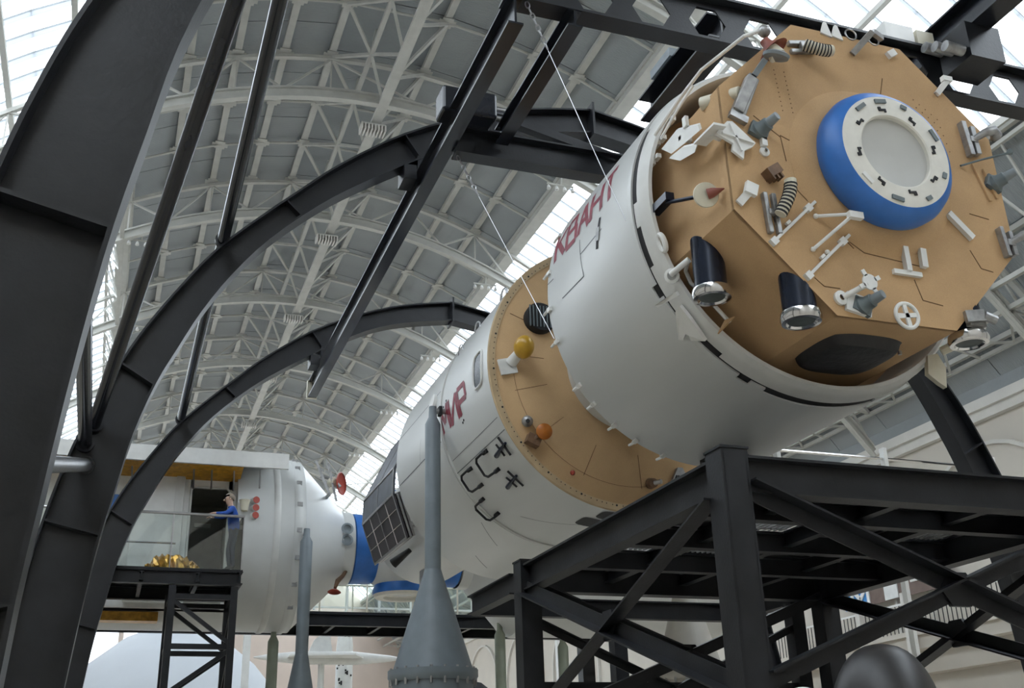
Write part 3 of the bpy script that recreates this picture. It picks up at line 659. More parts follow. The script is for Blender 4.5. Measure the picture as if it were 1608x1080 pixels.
# top edge fittings
for u, v in ((-.28, 1.70), (-.14, 1.69)): part('fin', MB().poly([F(u-.07, v-.02, .02), F(u+.07, v-.05, .02), F(u+.02, v+.13, .02), F(u-.01, v+.14, .02)], (0, .03, 0)), 'white_paint')
part('hook_arm', MB().bar(F(.02, 1.48, .02), F(.18, 1.68, .2), .07, .05, (0, 1, 0)).bar(F(.18, 1.68, .2), F(.34, 1.66, .15), .06, .05, (0, 1, 0)), 'worn_metal')
for u in (.06, .36): part('ring', MB().path([F(u+.07*math.cos(a), 1.76+.07*math.sin(a), .0) for a in [2*PI*i/16 for i in range(17)]], .009, 6, False), 'steel', None, True)
part('bracket', MB().box(F(.55, 1.60, .02), (.12, .05, .08), Matrix.Rotation(-.6, 3, 'Y')), 'white_paint')
part('clamp', MB().bar(F(1.08, 1.18, .02), F(1.2, 1.34, .08), .06, .05, (0, 1, 0)).box(F(1.2, 1.36, .08), (.12, .06, .06)), 'white_paint')
# left panel fittings: winged bracket and red cone on its disc
wg = lambda Y, v, u=-1.85: Vector(S(u, Y, v))
o = part('winged_bracket', MB().poly([wg(8.9, .56), wg(8.55, .58), wg(8.12, .37), wg(8.10, .29), wg(8.41, .33), wg(8.70, .38)], (.03, 0, .03)).bar(wg(8.5, .45), wg(8.5, .45, -1.7), .05), 'white_paint')
part('wing', MB().bar(wg(8.12, .14), wg(7.72, .12), .14, .025, (0, 0, 1)).bar(wg(7.92, .13), wg(7.95, .13, -1.7), .05), 'white_paint', o)
part('wing', MB().poly([wg(8.72, .36), wg(8.42, .31), wg(8.14, .18), wg(8.20, .12), wg(8.5, .2)], (-.02, 0, -.03)), 'white_paint', o)
part('lug', MB().box(wg(8.35, .55), (.04, .07, .12)), 'white_paint', o)
o = part('antenna_arm', MB().tube(Vector(S(-1.96, 9.0, -.10)), Vector(S(-1.86, 8.15, -.44)), .022, n=8).box(Vector(S(-1.93, 8.85, -.16)), (.1, .35, .09)), 'navy_metal', None, True)
part('antenna_disc', MB().lathe([(0, .001), (0, .13), (.02, .125), (.02, .001)], Vector(S(-1.86, 8.10, -.46)), (-.25, -1, -.3), 24), 'cream_paint', o, True)
part('antenna_cone', MB().lathe([(0, .055), (.05, .05), (.17, .006)], Vector(S(-1.85, 8.08, -.46)), (.8, -.7, .15), 16), 'rust_red', o, True)
# thrusters with chrome collars below the face
for (u, Y, v, sg) in ((-1.59, 8.62, -1.25, 1), (-1.0, 8.03, -1.69, 1), (1.59, 8.62, -1.25, 1), (1.0, 8.03, -1.69, 1)):
    b = Vector(S(u, Y, v)); inw = .42 if abs(u) > 1.2 else .40
    cut = []; n = 24; R = .165
    vs = []
    for j in range(n):
        a = 2*PI*j/n; dx, dy = R*math.cos(a), R*math.sin(a)
        # top trimmed by the 45 degree panel
        top = (1.70*1.4142-abs(u+dx))*-1
        vs.append((b.x+dx, b.y+dy, b.z)); vs.append((b.x+dx, b.y+dy, max(AZ+top+.0, b.z+.02)))
    fs = [(2*j, 2*((j+1) % n), 2*((j+1) % n)+1, 2*j+1) for j in range(n)]
    o = MB().add(vs, fs+[tuple(2*j+1 for j in range(n))]).build('sensor_tube', 'navy_metal', KV, True)
    MB().lathe([(.05, .168), (.03, .195), (-.03, .205), (-.07, .19), (-.075, .15), (-.055, .13)], b, (0, 0, 1), 28).build('chrome_collar', 'chrome', o, True)
    MB().lathe([(-.055, .15), (-.06, .001)], b, (0, 0, 1), 24).build('lens', 'lens_dark', o)
# dark padded cover on the bottom panel
pm = MB(); nx, ny = 18, 12; vs = []
for i in range(nx+1):
    for j in range(ny+1):
        s_, t_ = -1+2*i/nx, -1+2*j/ny
        r4 = (abs(s_)**4+abs(t_)**3)
        vs.append(S(-.03+.46*s_*(1-.12*abs(t_)**3), 8.65+.45*t_*(1-.18*abs(s_)**3), -1.712-.13*max(0, (1-s_**4)*(1-t_**4))**.35))
pm.add(vs, [(i*(ny+1)+j, i*(ny+1)+j+1, (i+1)*(ny+1)+j+1, (i+1)*(ny+1)+j) for i in range(nx) for j in range(ny)])
o = pm.build('padded_cover', 'pad_black', KV, True)
MB().tube(S(.34, 8.3, -1.80), S(.34, 8.3, -1.84), .02, n=8).build('stud', 'steel', o)
part('fin', MB().poly([Vector(S(-1.30, 8.9, -1.40)), Vector(S(-1.28, 8.75, -1.42)), Vector(S(-1.36, 8.88, -1.52)), Vector(S(-1.37, 8.95, -1.54))], (.02, .01, 0)), 'tan_felt')
# rim fittings
o = part('eye_lug', MB().path([cyl(8.95-.05*math.sin(a), -16.5+2.6*math.cos(a), 2.0) for a in [2*PI*i/18 for i in range(19)]], .03, 8, False), 'white_paint', None, True)
part('latch_arm', MB().tube(cyl(8.98, -26.5, 2.05), cyl(8.78, -25.5, 1.90), .035, n=10).lathe([(0, .08), (.04, .08), (.05, .05)], cyl(9.0, -27, 2.03), (-.6, -1, -.3), 16), 'white_paint', None, True)
part('cable_conduit', MB().path([cyl(8.80, -25.5, 1.90), cyl(9.0, -27, 1.84), cyl(9.02, -31.4, 1.85), cyl(8.95, -35, 1.86), cyl(8.92, -46, 1.86), cyl(8.93, -49, 1.86)], .022, 8), 'white_paint', None, True)
part('rim_bracket', MB().poly([cyl(9.34, -30.9, 2.13), cyl(9.17, -31.2, 2.15), cyl(8.97, -31.7, 2.09), cyl(8.97, -33.0, 2.09), cyl(9.18, -32.3, 2.13), cyl(9.31, -32.0, 2.13)], (-.03, 0, -.02)), 'white_paint')
part('rim_bracket', MB().poly([cyl(9.03, -35.4, 2.09), cyl(9.11, -35.9, 2.12), cyl(9.36, -42.6, 2.13), cyl(9.30, -43.5, 2.13), cyl(9.22, -42.5, 2.12), cyl(9.19, -43.4, 2.12), cyl(9.22, -45.0, 2.12), cyl(9.08, -47.6, 2.10), cyl(9.03, -40.2, 2.09)], (-.03, 0, -.03)), 'white_paint')
for sg in (1,):
    part('rim_bracket', MB().poly([Vector(S(1.28, 8.94, -1.50)), Vector(S(1.42, 8.94, -1.46)), Vector(S(1.50, 8.94, -1.62)), Vector(S(1.46, 8.94, -1.86)), Vector(S(1.38, 8.94, -1.82)), Vector(S(1.24, 8.94, -1.72))], (0, .06, 0)).tube(Vector(S(1.44, 8.9, -1.45)), Vector(S(1.56, 8.8, -1.40)), .05, n=10), 'cream_paint')
for ph in (14, 22, 31, 168, 176): part('rim_bracket', MB().box(cyl(9.05, ph, 1.97), (.07, .1, .1)).box(cyl(8.98, ph+1, 1.93), (.05, .1, .05)), 'white_paint')
# rear brackets
for ph in (9, -5, -17, -34, -42, -52, -61, -72, 25):
    part('rear_bracket', MB().box(cyl(11.66, ph, 2.11), (.035, .10, .055), Matrix.Rotation(math.radians(ph), 3, 'Y')).tube(cyl(11.7, ph, 2.12), cyl(11.84, ph, 2.11), .018, n=8), 'white_paint')
hull_text('КВАНТ', 11.50, 9.68, 11.3, 24.5, 2.103, KV, .15, .085)
for q_ in ((11.25, -5.7, 10.58, -5.9), (10.58, -5.9, 10.66, 8.5), (10.62, 2.5, 10.0, 3.2), (11.7, 5, 11.5, 4.8)): strip(MB(), *q_, .014, 2.102).build('panel_seam', 'seam_grey', KV)
part('recessed_handle', strip(MB(), 10.05, 8.0, 10.15, -2.0, .06, 2.104), 'dark_gap')
part('handle_cover', strip(MB(), 10.08, 4.8, 10.12, .5, .09, 2.112), 'worn_metal')

# ------------------------------------------------------------------ МИР core module
CO = thing('station_core', 'white station core module lettered МИР with a tan front bulkhead', 'space module', S(0, 17, -2.14))
MB().lathe([(14.03, 2.09), (14.03, 2.14), (16.47, 2.14), (16.47, 2.12), (16.53, 2.12), (16.53, 2.14), (19.45, 2.14), (19.55, 2.10), (20.6, 1.28), (25.2, 1.22), (26.05, .80), (26.30, .62)], (AX, 0, AZ), n=128).build('shell', 'hull_white', CO, True)
MB().lathe([(16.44, 2.165), (16.40, 2.165), (16.40, 2.14), (16.47, 2.135)], (AX, 0, AZ), n=128).build('seam_band', 'rim_white', CO, True)
tb = MB().lathe([(14.035, 2.10), (14.0, 2.095), (13.99, 1.98), (13.97, 1.95), (13.90, 1.3), (13.84, .9)], (AX, 0, AZ), n=128).build('front_bulkhead', 'tan_core', CO, True)
MB().lathe([(14.02, 2.145), (14.0, 2.147), (13.985, 2.13), (13.985, 2.03)], (AX, 0, AZ), n=128).build('edge_ring', 'edge_tan', CO, True)
for i in range(70):
    ph = -100+i*2.3+random.uniform(-.5, .5); p = cyl(13.98, ph, 2.06)
    MB().tube(p, p+Vector((0, .03, 0)), .008 if i % 7 else .016, n=6).build('rivet', 'dark_gap', tb)
def bulk_arc(R, p0, p1, wd=.006):
    m = MB(); n = 20; vs = []
    for i in range(n+1):
        ph = p0+(p1-p0)*i/n
        yy = 13.90+(R-1.3)/.65*.07-.004
        for r_ in (R-wd/2, R+wd/2): vs.append(cyl(yy, ph, r_))
    m.add(vs, [(2*i, 2*i+1, 2*i+3, 2*i+2) for i in range(n)]).build('panel_seam', 'seam_brown', tb)
def bulk_rad(ph, r0_, r1_):
    MB().bar(cyl(13.90+(r0_-1.3)/.65*.07-.002, ph, r0_), cyl(13.90+(r1_-1.3)/.65*.07-.002, ph, r1_), .006, .006, (0, 1, 0)).build('panel_seam', 'seam_brown', tb)
bulk_arc(1.77, -100, 4)
for ph in (4, -14, -38, -66, -96): bulk_rad(ph, 1.3, 1.8)
bulk_rad(24, 1.4, 1.95)
Bf = lambda u, v, h=0: Vector(S(u, 13.95-h, v))
o = part('vent_drum', MB().lathe([(0, .24), (.12, .245), (.16, .22), (.16, .001)], Bf(-1.34, .72), (0, -1, 0), 28), 'dark_gap', CO, True)
for i in range(8): part('grille_bar', MB().bar(Bf(-1.34-.19+.054*i, .72-.17, .165), Bf(-1.34-.19+.054*i, .72+.17, .165), .018, .02, (0, 1, 0)), 'thruster_grey', o)
o = part('egg_antenna', MB().sph(Bf(-1.70, .13, .30), .17, 20, (.85, 1.15, 1.0)), 'yellow_paint', CO, True)
part('stalk', MB().tube(Bf(-1.80, -.02, .02), Bf(-1.73, .09, .2), .09, .07, 14), 'white_paint', o, True)
part('foot_plate', MB().box(Bf(-1.86, -.08, .02), (.26, .04, .24), Matrix.Rotation(-.25, 3, 'Y')), 'white_paint', o)
o = part('sensor_ball', MB().sph(Bf(-1.60, -.92, .07), .085, 16), 'worn_metal', CO, True)
part('aperture', MB().tube(Bf(-1.62, -.94, .14), Bf(-1.63, -.945, .165), .03, n=12), 'dark_gap', o)
o = part('lamp_bracket', MB().box(Bf(-1.52, -1.2, .06), (.2, .14, .14), Matrix.Rotation(.4, 3, 'Y')).tube(Bf(-1.5, -1.18, .1), Bf(-1.42, -1.12, .2), .04, n=8), 'brown_box', CO)
part('orange_disc', MB().lathe([(0, .001), (.0, .12), (.03, .115), (.05, .08), (.06, .001)], Bf(-1.40, -1.10, .2), (-.1, -1, -.15), 24), 'orange_disc', o, True)
o = part('marker_knob', MB().sph(Bf(-.92, -1.63, .04), .04, 8), 'red_paint', CO, True)
o = part('sensor_plug', MB().tube(Bf(.33, -1.70), Bf(.33, -1.72, .12), .085, .07, 14), 'brown_box', CO, True)
part('plug_tip', MB().tube(Bf(.34, -1.72, .12), Bf(.40, -1.72, .22), .035, n=10), 'steel', o, True)
o = part('hook_block', MB().poly([Bf(.62, -1.72, .1), Bf(.95, -1.70, .1), Bf(.84, -1.45, .1), Bf(.76, -1.45, .1)], (0, .08, 0)), 'worn_metal', CO)
for i in range(6): part('slot', MB().bar(Bf(.67+.05*i, -1.70, .115), Bf(.72+.035*i, -1.58, .115), .014, .02, (0, 1, 0)), 'dark_gap', o)
# window, letters, handrails
def hull_patch(Y0, Y1, p0, p1, R, rnd=.35, n=6):
    # rounded rectangle lying on the hull
    ring = []; cy, cp = (Y0+Y1)/2, (p0+p1)/2; hy, hp = abs(Y1-Y0)/2, abs(p1-p0)/2
    for i in range(32):
        a = 2*PI*i/32; c, s_ = math.cos(a), math.sin(a); e = .45
        ring.append((cy+hy*math.copysign(abs(c)**e, c), cp+hp*math.copysign(abs(s_)**e, s_)))
    m = MB(); vs = [cyl(cy, cp, R)]
    for k in (.5, 1):
        for (y, p) in ring: vs.append(cyl(cy+(y-cy)*k, cp+(p-cp)*k, R))
    fs = [(0, 1+i, 1+(i+1) % 32) for i in range(32)]+[(1+i, 33+i, 33+(i+1) % 32, 1+(i+1) % 32) for i in range(32)]
    m.add(vs, fs); return m, [cyl(y, p, R) for y, p in ring]
pm, rg = hull_patch(14.28, 14.68, -6.2, 8.4, 2.146)
o = part('porthole', pm, 'window_glass', CO, True)
part('porthole_frame', MB().path(rg+[rg[0]], .022, 6, False), 'rim_white', o, True)
hull_text('МИР', 16.36, 15.02, -10.4, 2.2, 2.145, CO, .16, .09)
part('disc_cover', MB().lathe([(0, .001), (0, .17), (.05, .16), (.06, .001)], cyl(16.95, 9, 2.14), (-.95, 0, .2), 20), 'white_paint', CO, True)
def hrail(Ys, pt, pb, Yl):
    pts = [cyl(Yl, pt, 2.16), cyl(Yl+.03, pt, 2.22), cyl(Ys-.08, pt-.2, 2.24), cyl(Ys, pt-1.5, 2.24), cyl(Ys, pb+1.5, 2.24), cyl(Ys-.08, pb+.2, 2.24), cyl(Yl+.03, pb, 2.22), cyl(Yl, pb, 2.16)]
    o = part('handrail', MB().path(pts, .02, 8), 'dark_gap', CO, True)
    for p in (pt, pb): part('foot', MB().tube(cyl(Yl-.06, p, 2.155), cyl(Yl+.08, p, 2.17), .034, n=8), 'dark_gap', o, True)
hrail(15.30, -29.8, -38.6, 14.98); hrail(16.14, -31.0, -39.2, 15.82); hrail(16.42, -44.2, -53.0, 16.14)
for (Yc, pc) in ((14.42, -33.2), (14.80, -45.6)):
    o = part('grapple_cross', MB().path([cyl(Yc-.22, pc+.6, 2.17), cyl(Yc, pc, 2.18), cyl(Yc+.28, pc-.9, 2.17)], [.02, .03, .04], 8), 'navy_metal', CO, True)
    part('cross_bar', MB().tube(cyl(Yc-.12, pc+4.2, 2.18), cyl(Yc-.16, pc-4.2, 2.18), .018, n=8), 'dark_gap', o)
    part('cross_bar', MB().tube(cyl(Yc+.06, pc+2.6, 2.18), cyl(Yc+.02, pc-3.0, 2.18), .016, n=8), 'dark_gap', o)
for q_ in ((14.1, -22.5, 16.35, -23, .010), (14.05, -28.2, 16.4, -28.6, .016), (16.6, -12, 19.4, -12.5, .016), (16.6, 12, 19.4, 12, .012), (16.9, -52, 17.4, -66, .014), (15.0, -80, 15.7, -60, .012), (18.4, -64, 18.8, -74, .014), (17.7, -2, 17.9, -12, .008)):
    strip(MB(), *q_, 2.143).build('panel_seam', 'seam_grey', CO)
for (a, b) in ((15.42, -13.2), (15.36, -12.6), (16.3, 1.5), (16.15, 3.2)):
    part('bolt_hole', MB().tube(cyl(a, b, 2.13), cyl(a, b, 2.146), .02, n=8), 'dark_gap', CO)
for (a, b, c, d) in ((14.55, 15.0, -86, -77), (14.06, 14.5, -97, -80)):
    pm, rg = hull_patch(a, b, c, d, 2.146); part('dark_patch', pm, 'dark_gap', CO, True)
for i, (a, b) in enumerate(((14.1, 32), (14.5, 38), (15.3, 30), (16.0, 26))):
    part('grab_loop', MB().path([cyl(a, b, 2.12)+Vector((-.02, 0, .14*math.sin(t)))+Vector((0, .14*math.cos(t), 0)) for t in [PI*k/8 for k in range(9)]], .012, 6), 'steel', CO, True)
# folded solar array packs
def pack(label_, pts, Y0, Y1, mats, thick=.10):
    o = None
    for i in range(len(pts)-1):
        a, b = Vector(pts[i]), Vector(pts[i+1]); tdir = Vector((b.y-a.y, -(b.x-a.x))).normalized()
        if tdir.dot(-a) < 0: tdir = -tdir
        nl = 3 if i == 1 else 1
        for k in range(nl):
            off = tdir*(.07*k)
            mb = MB().poly([S(a.x+off.x, Y0, a.y+off.y), S(b.x+off.x, Y0, b.y+off.y), S(b.x+off.x+tdir.x*.045, Y0, b.y+off.y+tdir.y*.045), S(a.x+off.x+tdir.x*.045, Y0, a.y+off.y+tdir.y*.045)], (0, Y1-Y0, 0))
            pn = part('solar_panel', mb, mats[i] if k == 0 else 'steel', CO)
            if k == 0:
                o_ = -tdir*.006
                nn = 4 if i == 1 else 2
                for j in range(nn+1):
                    yy = Y0+(Y1-Y0)*j/nn; wd = .03 if j in (0, nn, nn//2) else .007
                    part('frame_strip', MB().bar(S(a.x+o_.x, yy, a.y+o_.y), S(b.x+o_.x, yy, b.y+o_.y), wd, .014, (tdir.x, 0, tdir.y)), 'steel' if wd > .02 else 'gusset', pn)
                ns = 3 if i == 1 else 1
                for j in range(ns+1):
                    q = a+(b-a)*j/ns; wd = .045 if j in (0, ns) else .007
                    part('frame_strip', MB().bar(S(q.x+o_.x, Y0, q.y+o_.y), S(q.x+o_.x, Y1, q.y+o_.y), wd, .014, (tdir.x, 0, tdir.y)), 'steel' if wd > .02 else 'gusset', pn)
pack('', [(-2.12, -.02), (-2.14, -.53), (-1.86, -1.36)][::1], 19.75, 22.35, ['solar_back', 'solar_cell'])
pack('', [(-1.55, 1.15), (-2.12, -.02)], 19.75, 22.35, ['solar_back'])
for Y in (19.8, 21.0, 22.3): part('array_strut', MB().tube(S(-2.0, Y, -.5), S(-1.15, Y, -.35), .04, n=8).tube(S(-1.8, Y, -1.1), S(-1.05, Y, -.6), .04, n=8), 'steel', CO)
# small fittings under the far part of the core
for (u, Y, v) in ((-.75, 22.2, -1.62), (.35, 18.3, -2.16)):
    part('thruster_can', MB().lathe([(0, .16), (-.12, .18), (-.2, .18), (-.22, .10), (-.32, .12), (-.38, .11)], S(u, Y, v-.1), (0, 0, 1), 16).box(S(u, Y, v+.0), (.3, .3, .3)).tube(S(u, Y, v), S(u*.9, Y, v*.55 if Y > 20 else v+.1), .1, n=10), 'worn_metal', CO, True)
part('antenna_arm', MB().path([S(.6, 18.6, -2.05), S(.8, 18.0, -2.3), S(1.0, 17.6, -2.5)], [.09, .06, .05], 8), 'worn_metal', CO, True)
part('exhaust_horn', MB().tube(S(-.86, 23.1, -.82), S(-1.22, 23.4, -1.12), .05, .11, 14), 'dark_gap', CO, True)

# ------------------------------------------------------------------ docking node and side modules
YN = 27.3
ND = thing('docking_node', 'white spherical docking node with blue port rings', 'space module', (AX, YN, AZ-1.5))
MB().sph((AX, YN, AZ), 1.15, 40).build('sphere', 'hull_white', ND, True)
for ax in ((-1, 0, 0), (1, 0, 0), (0, 0, 1)):
    rr = MB().lathe([(.70, .78), (.85, .86), (1.38, .88), (1.42, .84), (1.42, .7)], (AX, YN, AZ), ax, 40).build('port_ring', 'blue_paint', ND, True)
    MB().lathe([(1.41, .86), (1.48, .80), (1.48, .55), (1.40, .5), (1.38, .001)], (AX, YN, AZ), ax, 40).build('port_face', 'ring_face', rr, True)
rr = MB().lathe([(.6, .66), (.85, .72), (1.06, .78), (1.12, .76), (1.13, .6)], (AX, YN, AZ), (0, 0, -1), 40).build('port_ring', 'blue_paint', ND, True)
MB().lathe([(1.11, .76), (1.19, .70), (1.19, .5), (1.12, .46), (1.1, .001)], (AX, YN, AZ), (0, 0, -1), 40).build('port_face', 'ring_face', rr, True)
def side_module(sgn, label):
    t = thing('side_module', label, 'space module', (AX+sgn*5, YN, AZ-2.1))
    pr = [(1.43, .90), (1.7, .92), (1.75, .98), (2.82, 2.04), (2.86, 2.1), (2.95, 2.1), (3.0, 2.13), (3.1, 2.13), (3.14, 2.1)]
    MB().lathe(pr, (AX, YN, AZ), (sgn, 0, 0), 80).build('end_cone', 'hull_white', t, True)
    if sgn > 0:
        MB().lathe([(3.1, 2.1), (9.5, 2.1), (9.6, 1.0)], (AX, YN, AZ), (1, 0, 0), 80).build('hull', 'hull_white', t, True)
    else:
        MB().lathe([(3.1, 2.1), (4.45, 2.1), (4.45, 1.2)], (AX, YN, AZ), (-1, 0, 0), 80).build('hull', 'hull_white', t, True)
        # open bay: hull arc round the back and the belly
        a0 = math.radians(55); ref = (0, 0, 1)
        m = MB(); n = 48; vs = []
        for i in range(n+1):
            a = math.radians(150)+math.radians(258)*i/n   # from the front lower edge under the belly to the top
            y, z = -math.sin(a)*2.1, math.cos(a)*2.1
            vs += [(AX-4.4, YN+y, AZ+z), (-5.5, YN+y, AZ+z)]
        m.add(vs, [(2*i, 2*i+1, 2*i+3, 2*i+2) for i in range(n)]).build('belly_hull', 'hull_white', t, True)
    return t
LM = side_module(-1, 'white side module with an open entry bay behind a glass balcony')
RM = side_module(1, 'white side module mostly hidden behind the black stand')
# open bay on the left module
yw = 25.72
MB().bb((-5.5, yw, 5.6), (1.5, yw+.08, 8.58)).build('bay_wall', 'white_paint', LM)
MB().bb((2.32, yw, 5.6), (2.62, yw+.08, 8.58)).build('bay_wall', 'white_paint', LM)
MB().bb((1.45, yw, 8.38), (2.4, yw+.08, 8.58)).build('bay_wall', 'white_paint', LM)
dm = MB().bb((.9, 28.2, 5.75), (2.49, 28.25, 9.2)).bb((.9, yw+.08, 5.75), (.95, 28.2, 8.9)).bb((.9, yw+.08, 5.72), (2.49, 28.25, 5.77)).bb((.9, yw+.08, 8.55), (2.49, 28.25, 8.6)).bb((2.46, yw+.08, 5.75), (2.51, 28.25, 8.6)).build('doorway_cabin', 'cabin_grey', LM)
MB().lathe([(0, 2.09), (0, .001)], (-5.5, YN, AZ), (1, 0, 0), 48).build('end_bulkhead', 'hull_white', LM)
MB().path([(1.47, yw-.01, 5.9), (1.47, yw-.01, 8.32), (1.54, yw-.01, 8.40), (2.26, yw-.01, 8.40), (2.34, yw-.01, 8.32), (2.34, yw-.01, 5.9)], .03, 8).build('door_frame', 'rim_white', LM, True)
MB().bb((1.75, 28.1, 8.0), (2.15, 28.2, 8.1)).build('interior_lamp', 'lamp_white', dm)
MB().bb((.2, yw-.12, 5.7), (1.32, yw-.02, 8.62)).build('access_panel', 'white_paint', LM, bevel=.03)
MB().bb((1.12, yw-.16, 5.7), (1.3, yw-.1, 8.66)).build('panel_edge', 'rim_white', LM)
MB().bb((-.9, yw-.08, 7.0), (-.1, yw-.01, 8.1)).build('blue_panel', 'blue_paint', LM)
MB().poly([(-5.5, 24.55, 8.62), (3.55, 24.75, 8.70), (3.55, 24.75, 9.06), (-5.5, 24.55, 8.98)], (0, .08, 0)).build('roof_fascia', 'white_paint', LM)
MB().poly([(-5.5, 24.62, 8.95), (3.5, 24.82, 9.0), (3.5, 26.3, 9.35), (-5.5, 26.3, 9.35)], (0, 0, .05)).build('roof_panel', 'white_paint', LM)
MB().poly([(-5.5, 24.75, 8.66), (2.55, 24.95, 8.72), (2.55, yw+.1, 8.56), (-5.5, yw+.1, 8.54)], (0, 0, .05)).build('insulation_blanket', 'foil_orange', LM)
MB().bb((-5.4, 26.0, 5.36), (1.0, 26.4, 5.56)).build('foil_strip', 'gold_foil', LM)
for x in (.1, 1.45, 1.85, 2.35, 2.95): MB().tube((x, 25.1, 8.74), (x+.05, 25.5, 8.3), .02, n=6).build('roof_strut', 'steel', LM)
for z in (8.02, 7.84, 7.66):
    o = MB().tube((2.78, 25.45, z), (2.90, 25.12, z+.0), .075, .085, 16).build('signal_lamp', 'white_paint', LM, True)
    MB().tube((2.90, 25.12, z), (2.905, 25.105, z), .08, n=16).build('lens', 'red_paint', o)
MB().lathe([(0, .08), (.2, .11), (.25, .13)], (2.64, 25.13, 7.75), (0, 0, 1), 14).build('horn', 'cream_paint', LM, True)
MB().lathe([(0, 2.105), (.04, 2.125), (.12, 2.125), (.16, 2.105)], (AX-3.45, YN, AZ), (-1, 0, 0), 80).build('hull_band', 'rim_white', LM, True)
for i in range(8): MB().box((AX-3.02, YN-2.12*math.sin(.4+i*.3), AZ+2.12*math.cos(.4+i*.3)), (.12, .07, .1)).build('hull_bracket', 'worn_metal', LM)
for z in (7.72, 7.44):
    o = MB().lathe([(0, .001), (.02, .12), (.05, .15), (.06, .1)], (5.28, 26.33, z), (0, -1, .15), 18).build('small_dish', 'grey_paint', LM, True); o.scale = (1, 1, .6) if False else (1, 1, 1)
# antennas on the cone
o = MB().path([(4.55, 26.2, 9.0), (4.9, 26.2, 8.9), (5.02, 26.2, 8.72)], [.05, .05, .08], 8).bar((4.4, 26.1, 9.35), (4.75, 26.0, 8.5), .06).bar((4.75, 26.0, 8.5), (4.72, 26.36, 8.46), .06).bar((4.7, 26.1, 9.3), (4.95, 26.1, 8.35), .05).build('antenna_frame', 'worn_metal', LM, True)
MB().lathe([(0, .001), (.01, .15), (.05, .28), (.07, .29), (.08, .27)], (5.02, 26.2, 8.82), (.7, -.5, 0), 20).build('antenna_dish', 'red_paint', o, True)
MB().sph((4.85, 26.2, 8.85), .14, 10).build('gimbal', 'cream_paint', o, True)
o = MB().path([(5.36, 26.75, 6.76), (5.22, 26.4, 6.58), (5.02, 26.0, 6.38), (4.95, 25.9, 6.2)], [.045, .05, .06, .04], 8).build('antenna_arm', 'brown_box', LM, True)
MB().lathe([(0, .001), (.02, .1), (.07, .16), (.08, .14)], (4.93, 25.88, 6.16), (-.1, -.2, -1), 18).build('antenna_dish', 'red_paint', o, True)

# ------------------------------------------------------------------ support masts
def mast(x, y, ztop, zc, r, m, label, pin=None, zb=0, rb=.6):
    t = thing('support_mast', label, 'mast', (x, y, 0))
    MB().lathe([(zc-.02, r), (ztop-.30, r), (ztop-.18, r*.55), (ztop, r*.5)], (x, y, 0), (0, 0, 1), 32).build('pole', m, t, True)
    MB().lathe([(zc, r*1.02), (zc-1.5, rb)], (x, y, 0), (0, 0, 1), 40).build('cone', m, t, True)
    fo = MB().lathe([(zc-1.5, rb*.98), (zc-1.5, rb*1.12), (zc-1.56, rb*1.12), (zc-1.60, rb*1.12), (zc-1.66, rb*1.05), (zc-1.66, rb)], (x, y, 0), (0, 0, 1), 40).build('flange', m, t, True)
    for i in range(20):
        a = 2*PI*i/20; MB().tube((x+rb*1.06*math.cos(a), y+rb*1.06*math.sin(a), zc-1.72), (x+rb*1.06*math.cos(a), y+rb*1.06*math.sin(a), zc-1.47), .02, n=6).build('bolt', 'worn_metal', fo)
    MB().lathe([(zc-1.62, rb), (0, rb)], (x, y, 0), (0, 0, 1), 40).build('pedestal', m, t, True)
    if pin:
        MB().tube((x, y, ztop-.07), pin, .045, n=10).build('pin', 'worn_metal', t, True)
        MB().box((Vector((x, y, ztop-.07))*.55+Vector(pin)*.45), (.05, .12, .15)).build('clevis', 'dark_gap', t)
    return t
mast(4.60, 16.2, 7.45, 4.80, .125, 'mast_grey', 'tall blue-grey mast with conical foot propping the МИР core', (AX-2.08, 16.2, AZ-.05))
mast(9.30, 16.9, 7.45, 4.90, .125, 'mast_beige', 'beige mast with conical foot seen behind the black stand', (AX+2.08, 16.9, AZ-.05), rb=.56)
mast(4.06, 24.9, 7.35, 4.55, .14, 'mast_grey', 'blue-grey mast with conical foot before the white side module', (4.06, 25.22, 7.28), rb=.42)
mast(3.76, YN, 5.42, 4.0, .13, 'mast_green', 'short greenish mast carrying the belly of the balcony module', rb=.4)
mast(9.55, YN, 5.68, 3.9, .14, 'mast_green', 'greenish mast beside the black stand under the far walkway', rb=.4)
mast(11.3, YN, 5.4, 4.0, .14, 'mast_green', 'greenish mast seen between the braces of the black stand', rb=.4)

# ------------------------------------------------------------------ black support stand
ST = thing('support_stand', 'black steel stand with crossed braces and grating deck under the module', 'stand', (6.95, 10.2, 0))
X0, X1, Y0s, Y1s, ZT = 4.8, 9.1, 7.77, 12.65, 4.2
for (x, y) in ((X0, Y0s), (X1, Y0s), (X0, Y1s), (X1, Y1s)):
    MB().bb((x-.13, y-.13, 0), (x-.105, y+.13, ZT+.03)).bb((x+.105, y-.13, 0), (x+.13, y+.13, ZT+.03)).bb((x-.11, y-.04, 0), (x+.11, y-.02, ZT+.02)).bb((x-.14, y-.14, ZT+.03), (x+.14, y+.14, ZT+.05)).bb((x-.11, y-.13, 0), (x+.11, y-.12, ZT+.03)).build('post', 'stand_steel', ST)
zb_ = ZT-.17
for (p, q) in (((X0+.12, Y0s), (X1-.12, Y0s)), ((X0+.12, Y1s), (X1-.12, Y1s)), ((X0, Y0s+.12), (X0, Y1s-.12)), ((X1, Y0s+.12), (X1, Y1s-.12))):
    MB().ibeam((*p, zb_), (*q, zb_), .2, .32, .025).build('edge_beam', 'stand_steel', ST)
for y in (8.9, 10.2, 11.45): MB().ibeam((X0, y, zb_+.02), (X1, y, zb_+.02), .14, .22, .02).build('joist', 'stand_steel', ST)
